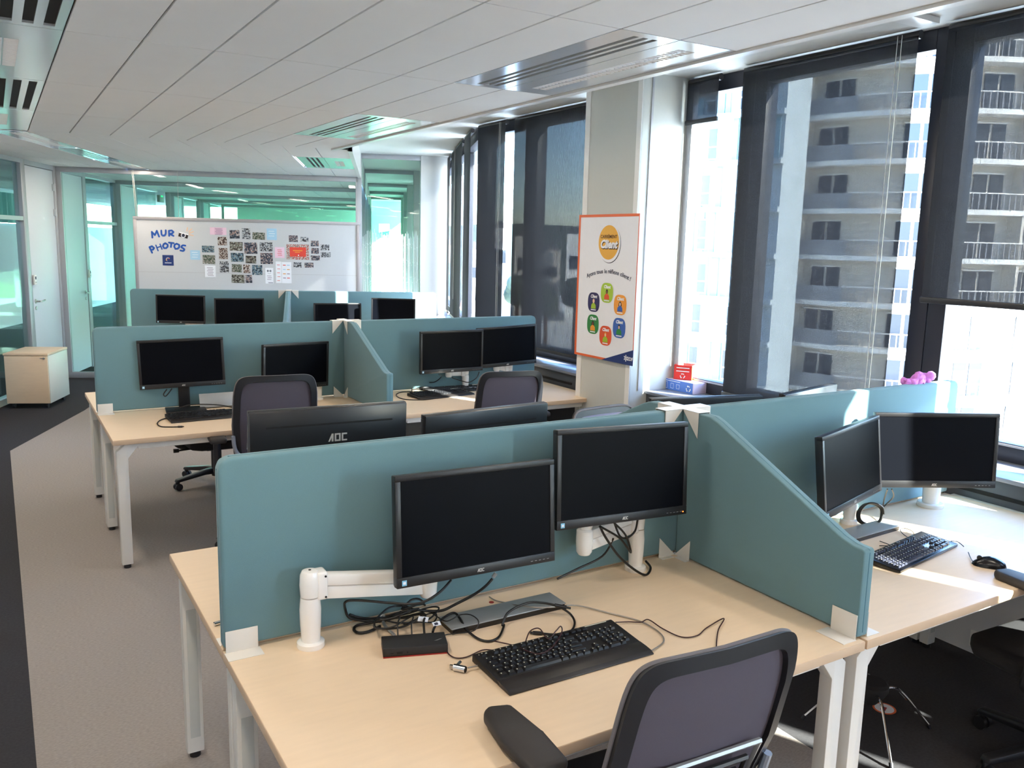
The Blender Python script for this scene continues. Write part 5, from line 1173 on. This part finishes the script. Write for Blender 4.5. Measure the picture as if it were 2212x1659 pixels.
for k, (p, lb) in enumerate(((( -1.175, -0.19, 0.760), 'thin cable from the dock top left into the heap'), ((-1.14, -0.205, 0.763), 'thin cable from the dock middle into the heap'), ((-1.105, -0.21, 0.765), 'cable with white tag from the dock into the heap'))):
    CB['dk%d' % k] = [p, (p[0] + 0.012, p[1] + 0.03, 0.785), (p[0] + 0.03, p[1] + 0.06, 0.79), (p[0] + 0.01, p[1] + 0.10, 0.775), (p[0] - 0.02, p[1] + 0.12, 0.765)]
    o_ = cable('dk%d' % k, lb, 0.0022 if k < 2 else 0.0034)
    if k == 2: obj('tag', G().box(-0.016, 0.016, -0.001, 0.001, -0.007, 0.007, 'paper', X=Matrix.Translation((-1.09, -0.17, 0.787)) @ Matrix.Rotation(0.3, 4, 'Y')), o_, 'white label flag')
t = obj('cable_tie_plug', G().tube(crom([(-1.161, -0.034, 0.752), (-1.152, -0.036, 0.757), (-1.166, -0.066, 0.750), (-1.168, -0.105, 0.747), (-1.166, -0.145, 0.746)], 5), 0.0045, 'silver', 8), None, 'pale grey cable lying between the heap and the dock', 'cable')
CB['b_heap'] = [(0.60, 3.40, 0.75), (0.56, 3.385, 0.765), (0.58, 3.36, 0.775), (0.64, 3.37, 0.77), (0.66, 3.40, 0.76), (0.62, 3.415, 0.755)]
cable('b_heap', 'black cable bundle behind the small dock on the middle bench', 0.007, closed=True)
# ------------------------------------------------------------------ office chairs (local: seat faces +y, castors on z=0)
def chair(label, loc, rz, ztop=1.05, mesh='mesh_grey', arm_z=0.72, base_rot=0.3, lumbar=True):
    t = thing('office_chair', label, 'office chair', loc, rz, 'mesh back office chairs')
    zb = ztop - 0.56
    def hw(v): return 0.212 + 0.018 * math.sin(PI * min(1, v * 1.15))          # half width of the back, v 0 top .. 1 bottom
    def P(x, v, d=0.0):
        z = ztop - 0.56 * v; yy = -0.285 + 0.17 * v ** 1.15 + 0.45 * x * x - 0.02 * math.sin(PI * v)
        n = Vector((0, -1, 0.3)).normalized(); return Vector((x, yy, z)) + n * d
    def loop(ins, n=64):
        out = []; r = max(0.055 - ins * 0.5, 0.02)
        for k in range(n):
            a = 2 * PI * k / n; c_, s_ = math.cos(a), math.sin(a)
            u = math.copysign(abs(c_) ** 0.22, c_); w = math.copysign(abs(s_) ** 0.22, s_)
            m_ = max(abs(u), abs(w)); 
            v = 0.5 - 0.5 * w * (1 - ins / 0.28); x = u * (hw(v) - ins); out.append((x, v))
        return out
    lo, li = loop(0.0), loop(0.034); n = len(lo)
    g = G(); R_ = []
    for (q, d) in ((lo, -0.008), (lo, 0.008), (li, 0.012), (li, -0.010)): R_.append([g.bm.verts.new(P(x, v, d)) for x, v in q])
    f = []
    for a in range(4):
        A, B = R_[a], R_[(a + 1) % 4]
        for k in range(n): f.append(g.bm.faces.new((A[k], A[(k + 1) % n], B[(k + 1) % n], B[k])))
    bmesh.ops.recalc_face_normals(g.bm, faces=f); g._done(f, 'chair_black'); fr = obj('back_frame', g, t, smooth=50)
    g = G(); g.tube([P(x * 1.004, v, -0.010) for x, v in lo], 0.0055, 'mesh_lip', 6, True); obj('ribbed_edge', g, fr, 'ribbed grey edge')
    g = G(); rows = 14; grid = []
    for j in range(rows + 1):
        v = 0.06 + 0.88 * j / rows; grid.append([g.bm.verts.new(P((hw(v) - 0.03) * (-1 + 2 * i / 10), v, -0.004)) for i in range(11)])
    g._done([g.bm.faces.new((grid[j][i], grid[j][i + 1], grid[j + 1][i + 1], grid[j + 1][i])) for j in range(rows) for i in range(10)], mesh); obj('back_mesh', g, t, smooth=60)
    if lumbar:
        g = G()
        for (w, z0, z1, d) in ((0.155, 0.49, 0.76, 0.018), (0.115, 0.54, 0.72, 0.026)):
            pts = [P(-w, z1, d), P(-w, z0, d), P(w, z0, d), P(w, z1, d)]; g.tube(pts, 0.007, 'silver' if d < 0.02 else 'chair_black', 6, True)
        for k in range(5):
            v = 0.56 + 0.03 * k; g.tube([P(-0.10, v, 0.02), P(0.10, v, 0.02)], 0.004, 'chair_black', 5)
        obj('lumbar_support', g, t, 'grey lumbar support frame')
    g = G(); g.tube(crom([P(-0.228, 0.62, 0.012), P(-0.21, 0.80, 0.03), P(-0.12, 0.96, 0.045), P(0, 1.0, 0.05), P(0.12, 0.96, 0.045), P(0.21, 0.80, 0.03), P(0.228, 0.62, 0.012)], 5), 0.011, 'alu', 10); obj('back_support', g, t, 'curved aluminium back support')
    g = G(); zs = zb - 0.02
    g.prism([(-0.215, -0.13), (0.215, -0.13), (0.24, 0.05), (0.225, 0.24), (0.16, 0.295), (-0.16, 0.295), (-0.225, 0.24), (-0.24, 0.05)], 'z', zs - 0.06, zs, 'seat', 0.02, 3); obj('seat', g, t, smooth=60)
    g = G(); g.box(-0.10, 0.10, -0.10, 0.14, zs - 0.10, zs - 0.058, 'chair_black', 0.012); g.tube(crom([(0, -0.08, zs - 0.08), (0, -0.17, zs - 0.07), (0, -0.215, zb + 0.05), (0, P(0, 0.9).y - 0.04, zb + 0.1)], 5), 0.024, 'chair_black', 10); obj('tilt_mechanism', g, t)
    for s in (-1, 1):
        g = G(); xa = s * 0.298
        g.tube(crom([(s * 0.15, 0.02, zs - 0.075), (s * 0.25, 0.02, zs - 0.07), (xa, 0.0, zs - 0.02), (xa, -0.01, zs + 0.06), (xa, -0.01, arm_z - 0.03)], 5), 0.021, 'chair_black', 10); ap = obj('armrest', g, t)
        g = G(); pr = [(-0.045, -0.115), (0.045, -0.115), (0.050, 0.02), (0.040, 0.125), (0.02, 0.145), (-0.035, 0.130), (-0.050, 0.0)]
        g.prism([(xa + s * p[0], p[1]) for p in (pr if s > 0 else pr)], 'z', arm_z - 0.032, arm_z, 'armpad', 0.012, 3); obj('arm_pad', g, ap, smooth=60)
    g = G(); g.cyl((0, 0, 0.10), (0, 0, zs - 0.09), 0.026, 'chair_black', 18); g.cyl((0, 0, 0.06), (0, 0, 0.30), 0.038, 'chair_black', 18); obj('gas_column', g, t)
    g = G(); g.tube([(0.12, 0.05, zs - 0.085), (0.27, 0.06, zs - 0.09), (0.275, 0.06, zs - 0.09), (0.31, 0.06, zs - 0.09)], [0.007, 0.007, 0.015, 0.015], 'chair_black', 10); obj('lever', g, t)
    for k in range(5):
        a = base_rot + 2 * PI * k / 5; X = Matrix.Rotation(a, 4, 'Z')
        g = G(); g.prism([(0.0, 0.075), (0.0, 0.125), (0.10, 0.118), (0.315, 0.082), (0.325, 0.062), (0.30, 0.060), (0.10, 0.08)], 'y', -0.021, 0.021, 'chair_black', 0.006, X=X); l = obj('base_leg', g, t)
        g = G(); g.cyl((0.305, -0.024, 0.026), (0.305, -0.006, 0.026), 0.026, 'chair_black', 16, X=X); g.cyl((0.305, 0.006, 0.026), (0.305, 0.024, 0.026), 0.026, 'chair_black', 16, X=X); g.box(0.293, 0.322, -0.007, 0.007, 0.02, 0.064, 'chair_black', 0.003, X=X); obj('castor', g, l)
    return t
chair('black office chair with grey mesh back in the foreground, tucked at the front left desk', (-0.84, -0.80, 0), -0.06, 1.05, arm_z=0.782)
chair('office chair at the right picture edge, only its armrest and seat showing', (1.13, -0.86, 0), -0.05, 1.02, arm_z=0.770)
chair('office chair with grey mesh back at the middle bench left desk', (-0.735, 2.67, 0), -0.115, 1.085, arm_z=0.715)
chair('office chair with a sun stripe on its mesh back at the middle bench right desk', (0.83, 2.70, 0), -0.21, 1.015, arm_z=0.70)
chair('office chair with pale lilac back behind the front bench, beside the column', (0.66, 1.02, 0), PI + 0.09, 0.995, mesh='mesh_lilac', arm_z=0.66, lumbar=False)
chair('office chair tucked under the far side of the middle bench, only its base showing', (-0.72, 4.22, 0), PI, 0.96, arm_z=0.66, base_rot=0.28)

# chrome legged stool under the front right desk
t = thing('leg_stand', 'low stand on four thin arched chrome legs under the front right desk', 'stand', (0.76, -0.33, 0), 0)
g = G(); g.lathe([(0.02, 0.10), (0.05, 0.14), (0.06, 0.16), (0.06, 0.18), (0.05, 0.19)], 'seat', 28); obj('hub', g, t)
for (x, y) in ((-0.19, 0.16), (-0.17, -0.22), (0.20, -0.13), (0.19, 0.18)):
    l = obj('leg', G().tube(crom([(x * 0.1, y * 0.1, 0.15), (x * 0.35, y * 0.35, 0.165), (x * 0.55, y * 0.55, 0.13), (x * 0.97, y * 0.97, 0.015)], 5), 0.006, 'chrome', 10), t)
    obj('foot', G().cyl((x * 0.96, y * 0.96, 0.018), (x, y, 0.0), 0.008, 'chair_black', 10), l)
t = thing('floor_sticker', 'small round orange and white sticker on the dark floor under the right desk', 'sticker', (0.93, -0.28, 0.001), 0.4)
obj('disc', G().lathe([(0.045, 0), (0.045, 0.0008)], 'orange', 28), t); obj('white_centre', G().lathe([(0.037, 0.0009), (0.037, 0.0014)], 'paper', 28), t); obj('print', G().box(-0.02, 0.01, -0.008, 0.012, 0.0014, 0.0018, 'dock_red'), t)

# ------------------------------------------------------------------ outside: round tower, flat apartment block, ground, river and town
def ring(g, c, r0, r1, z0, z1, a0, a1, m, n=48):
    P = []
    for k in range(n + 1):
        a = a0 + (a1 - a0) * k / n; P.append((math.cos(a), math.sin(a)))
    V = [[g.bm.verts.new((c[0] + r * x, c[1] + r * y, z)) for (r, z) in ((r0, z0), (r1, z0), (r1, z1), (r0, z1))] for x, y in P]
    f = []
    for A, B in zip(V, V[1:]):
        for j in range(4): f.append(g.bm.faces.new((A[j], A[(j + 1) % 4], B[(j + 1) % 4], B[j])))
    f.append(g.bm.faces.new(V[0])); f.append(g.bm.faces.new(V[-1][::-1])); bmesh.ops.recalc_face_normals(g.bm, faces=f); return g._done(f, m)
TC_ = (54.0, 36.9); face = math.atan2(-36.9 - 2.2, -54.0 - 2.05); FL = [-13.0 + 0, -9.85, -7.0, -4.1, -1.3, 1.6, 4.5, 7.45, 10.3, 13.2, 16.1]
t = thing('round_tower', 'round apartment tower with white floor slabs outside the windows', 'building', (0, 0, 0))
g = G(); ring(g, TC_, 0.5, 9.9, -13, 16, face - 1.7, face + 1.7, 'facade', 64); obj('wall', g, t)
for z in FL[1:]:
    g = G(); ring(g, TC_, 9.5, 11.1, z - 0.30, z, face - 1.75, face + 1.75, 'facade_white', 72); obj('floor_slab', g, t)
for z in FL[1:-1]:
    g = G(); ring(g, TC_, 11.0, 11.06, z, z + 0.95, face - 1.2, face - 0.25, 'rail', 30); ring(g, TC_, 11.0, 11.06, z + 0.93, z + 1.0, face - 0.25, face + 1.2, 'facade_white', 30)
    for k in range(40): 
        a = face - 0.25 + 0.035 * k; X = Matrix.Translation((TC_[0] + 11.03 * math.cos(a), TC_[1] + 11.03 * math.sin(a), z)) @ Matrix.Rotation(a, 4, 'Z'); g.box(-0.02, 0.02, -0.03, 0.03, 0, 0.95, 'rail', X=X)
    obj('balcony_railing', g, t)
for j, z in enumerate(FL[1:-1]):
    for da in (-0.75, -0.42, 0.10, 0.50, 0.85):
        a = face + da + 0.02 * ((j * 3) % 2); X = Matrix.Translation((TC_[0] + 9.93 * math.cos(a), TC_[1] + 9.93 * math.sin(a), z)) @ Matrix.Rotation(a, 4, 'Z')
        g = G()
        for s in (-0.52, 0.52): g.box(-0.02, 0.04, s - 0.42, s + 0.42, 0.05, 2.15, 'win_dark', X=X)
        g.box(0.0, 0.06, -1.02, 1.02, 2.15, 2.25, 'facade_white', X=X); obj('window', g, t)
for z in FL[1:-1]:
    for da in (-0.58, 0.28, 0.70):
        a = face + da; X = Matrix.Translation((TC_[0] + 10.4 * math.cos(a), TC_[1] + 10.4 * math.sin(a), z)) @ Matrix.Rotation(a, 4, 'Z')
        g = G(); g.box(-0.6, 0.55, -0.10, 0.10, 0, 2.58, 'facade', X=X); obj('balcony_divider', g, t)
A_ = Vector((35.2, 45.0, 0)); B_ = Vector((38.35, 34.0, 0)); d_ = (B_ - A_); LN = d_.length; ang = math.atan2(d_.y, d_.x)
t = thing('apartment_block', 'pale flat apartment block with white floor bands beside the column', 'building', A_, ang)
g = G(); g.box(0, LN, 0.35, 3.6, -13, 13, 'block_white'); obj('wall', g, t)
FZ2 = [-13 + 0.1, -9.6, -6.75, -3.95, -1.33, 1.45, 4.26, 7.1, 9.95, 12.8]; r5 = random.Random(4)
for z in FZ2: obj('floor_band', G().box(-0.1, LN + 0.1, -0.12, 0.5, z - 0.16, z + 0.16, 'block_white'), t)
for z0, z1 in zip(FZ2, FZ2[1:]):
    g = G(); x = 0.1; wins = []
    while x < LN - 0.8:
        w = r5.choice((0.35, 0.5, 0.7)); 
        if r5.random() < 0.55: g.box(x, x + w, 0.24, 0.36, z0 + 0.16, z1 - 0.16, 'facade_blue')
        x += w + r5.choice((0.05, 0.25))
    obj('cladding', g, t, 'pale blue vertical cladding')
    xs = [1.2 + 2.6 * k + r5.uniform(-0.4, 0.4) for k in range(4)]
    for x in xs:
        g = G(); g.box(x - 0.36, x + 0.36, 0.18, 0.3, z0 + 0.25, z0 + 2.25, 'block_white'); g.box(x - 0.28, x + 0.28, 0.16, 0.2, z0 + 0.35, z0 + 1.0, 'win_dark'); g.box(x - 0.28, x + 0.28, 0.16, 0.2, z0 + 1.1, z0 + 2.15, 'win_dark'); obj('window', g, t)
g = G(); g.poly([(3, -300, -13), (900, -300, -13), (900, 900, -13), (3, 900, -13)], 'ground'); struct('ground', g, label='pale ground far below the windows')
RV = Vector((0.88, 0.475, 0))
def away(d0, s0, z): n_ = Vector((-RV.y, RV.x, 0)); p = Vector((CAM.x, CAM.y, 0)) + RV * d0 + n_ * s0; return (p.x, p.y, z)
g = G(); g.poly([away(125, -160, -12.9), away(205, -160, -12.9), away(205, 60, -12.9), away(125, 60, -12.9)], 'river'); obj('river', g, None, 'brown river seen under the half lowered blind', 'river', kind='structure')
g = G(); g.poly([away(206, -200, -12.8), away(360, -200, -4), away(360, 80, -4), away(206, 80, -12.8)], 'grass'); obj('grass_bank', g, None, 'green bank beyond the river', 'grass', kind='stuff')
def yawpt(yw, d, z): return (CAM.x + d * math.sin(yw), CAM.y + d * math.cos(yw), z)
obj('river', G().poly([yawpt(0.30, 34, -12.9), yawpt(0.74, 34, -12.9), yawpt(0.74, 100, -12.9), yawpt(0.30, 100, -12.9)], 'water'), None, 'grey blue water below the window gap left of the column', 'river', kind='structure')
r6 = random.Random(9); town = [('low far building left of the column view, first', 0), ('low far building in the window gap', 1)]
ORD = 'first second third fourth fifth sixth seventh eighth ninth tenth eleventh twelfth'.split()
for k in range(9):
    yw = 0.44 + 0.030 * k; dd = 165 + 12 * (k % 2); h_ = 13.5 + 5 * r6.random(); w_ = 3.6 + 0.9 * r6.random()
    t = thing('far_house', ORD[k] + ' house from the left on the far skyline behind the blinds', 'house', yawpt(yw, dd, -13), -yw, 'far houses on the skyline')
    obj('wall', G().box(-w_ / 2, w_ / 2, 0, 8, 0, h_, 'facade' if k % 3 else 'facade_white'), t)
    obj('roof', G().prism([(-w_ / 2 - 0.1, h_), (w_ / 2 + 0.1, h_), (0, h_ + 1.6)], 'y', -0.1, 8.1, 'roof_far'), t)
    obj('window', G().box(-w_ * 0.35, w_ * 0.35, -0.05, 0.02, h_ * 0.6, h_ * 0.75, 'win_dark'), t)
for k in range(8):
    yw = 0.45 + 0.034 * k; dd = 116; hh = 6 + 3.5 * r6.random()
    t = thing('far_tree', ORD[k] + ' tree from the left on the far water bank', 'tree', yawpt(yw, dd, -13), 0, 'trees before the far houses')
    g = G(); 
    for q in range(7):
        a_ = q * 0.9; bmesh.ops.create_icosphere(g.bm, subdivisions=2, radius=0.9 + 0.25 * (q % 3), matrix=Matrix.Translation((0.8 * math.cos(a_), 0.8 * math.sin(a_), hh + 0.9 * math.sin(q * 2.1))))
    g.mi('tree_dark'); obj('crown', g, t); obj('trunk', G().cyl((0, 0, 0), (0, 0, hh), 0.25, 'brown_ink', 8), t)
HB = Vector(yawpt(0.56, 330, -13))
hill = obj('hill', G().lathe([(260, 0), (180, 10), (90, 19), (30, 22), (0.5, 22.5)], 'tree_dark', 40), None, 'dark wooded hill on the horizon behind the blue blind', 'hill', kind='structure', loc=HB)
hill.scale = (0.55, 0.3, 1.0); hill.rotation_euler = (0, 0, -0.56)
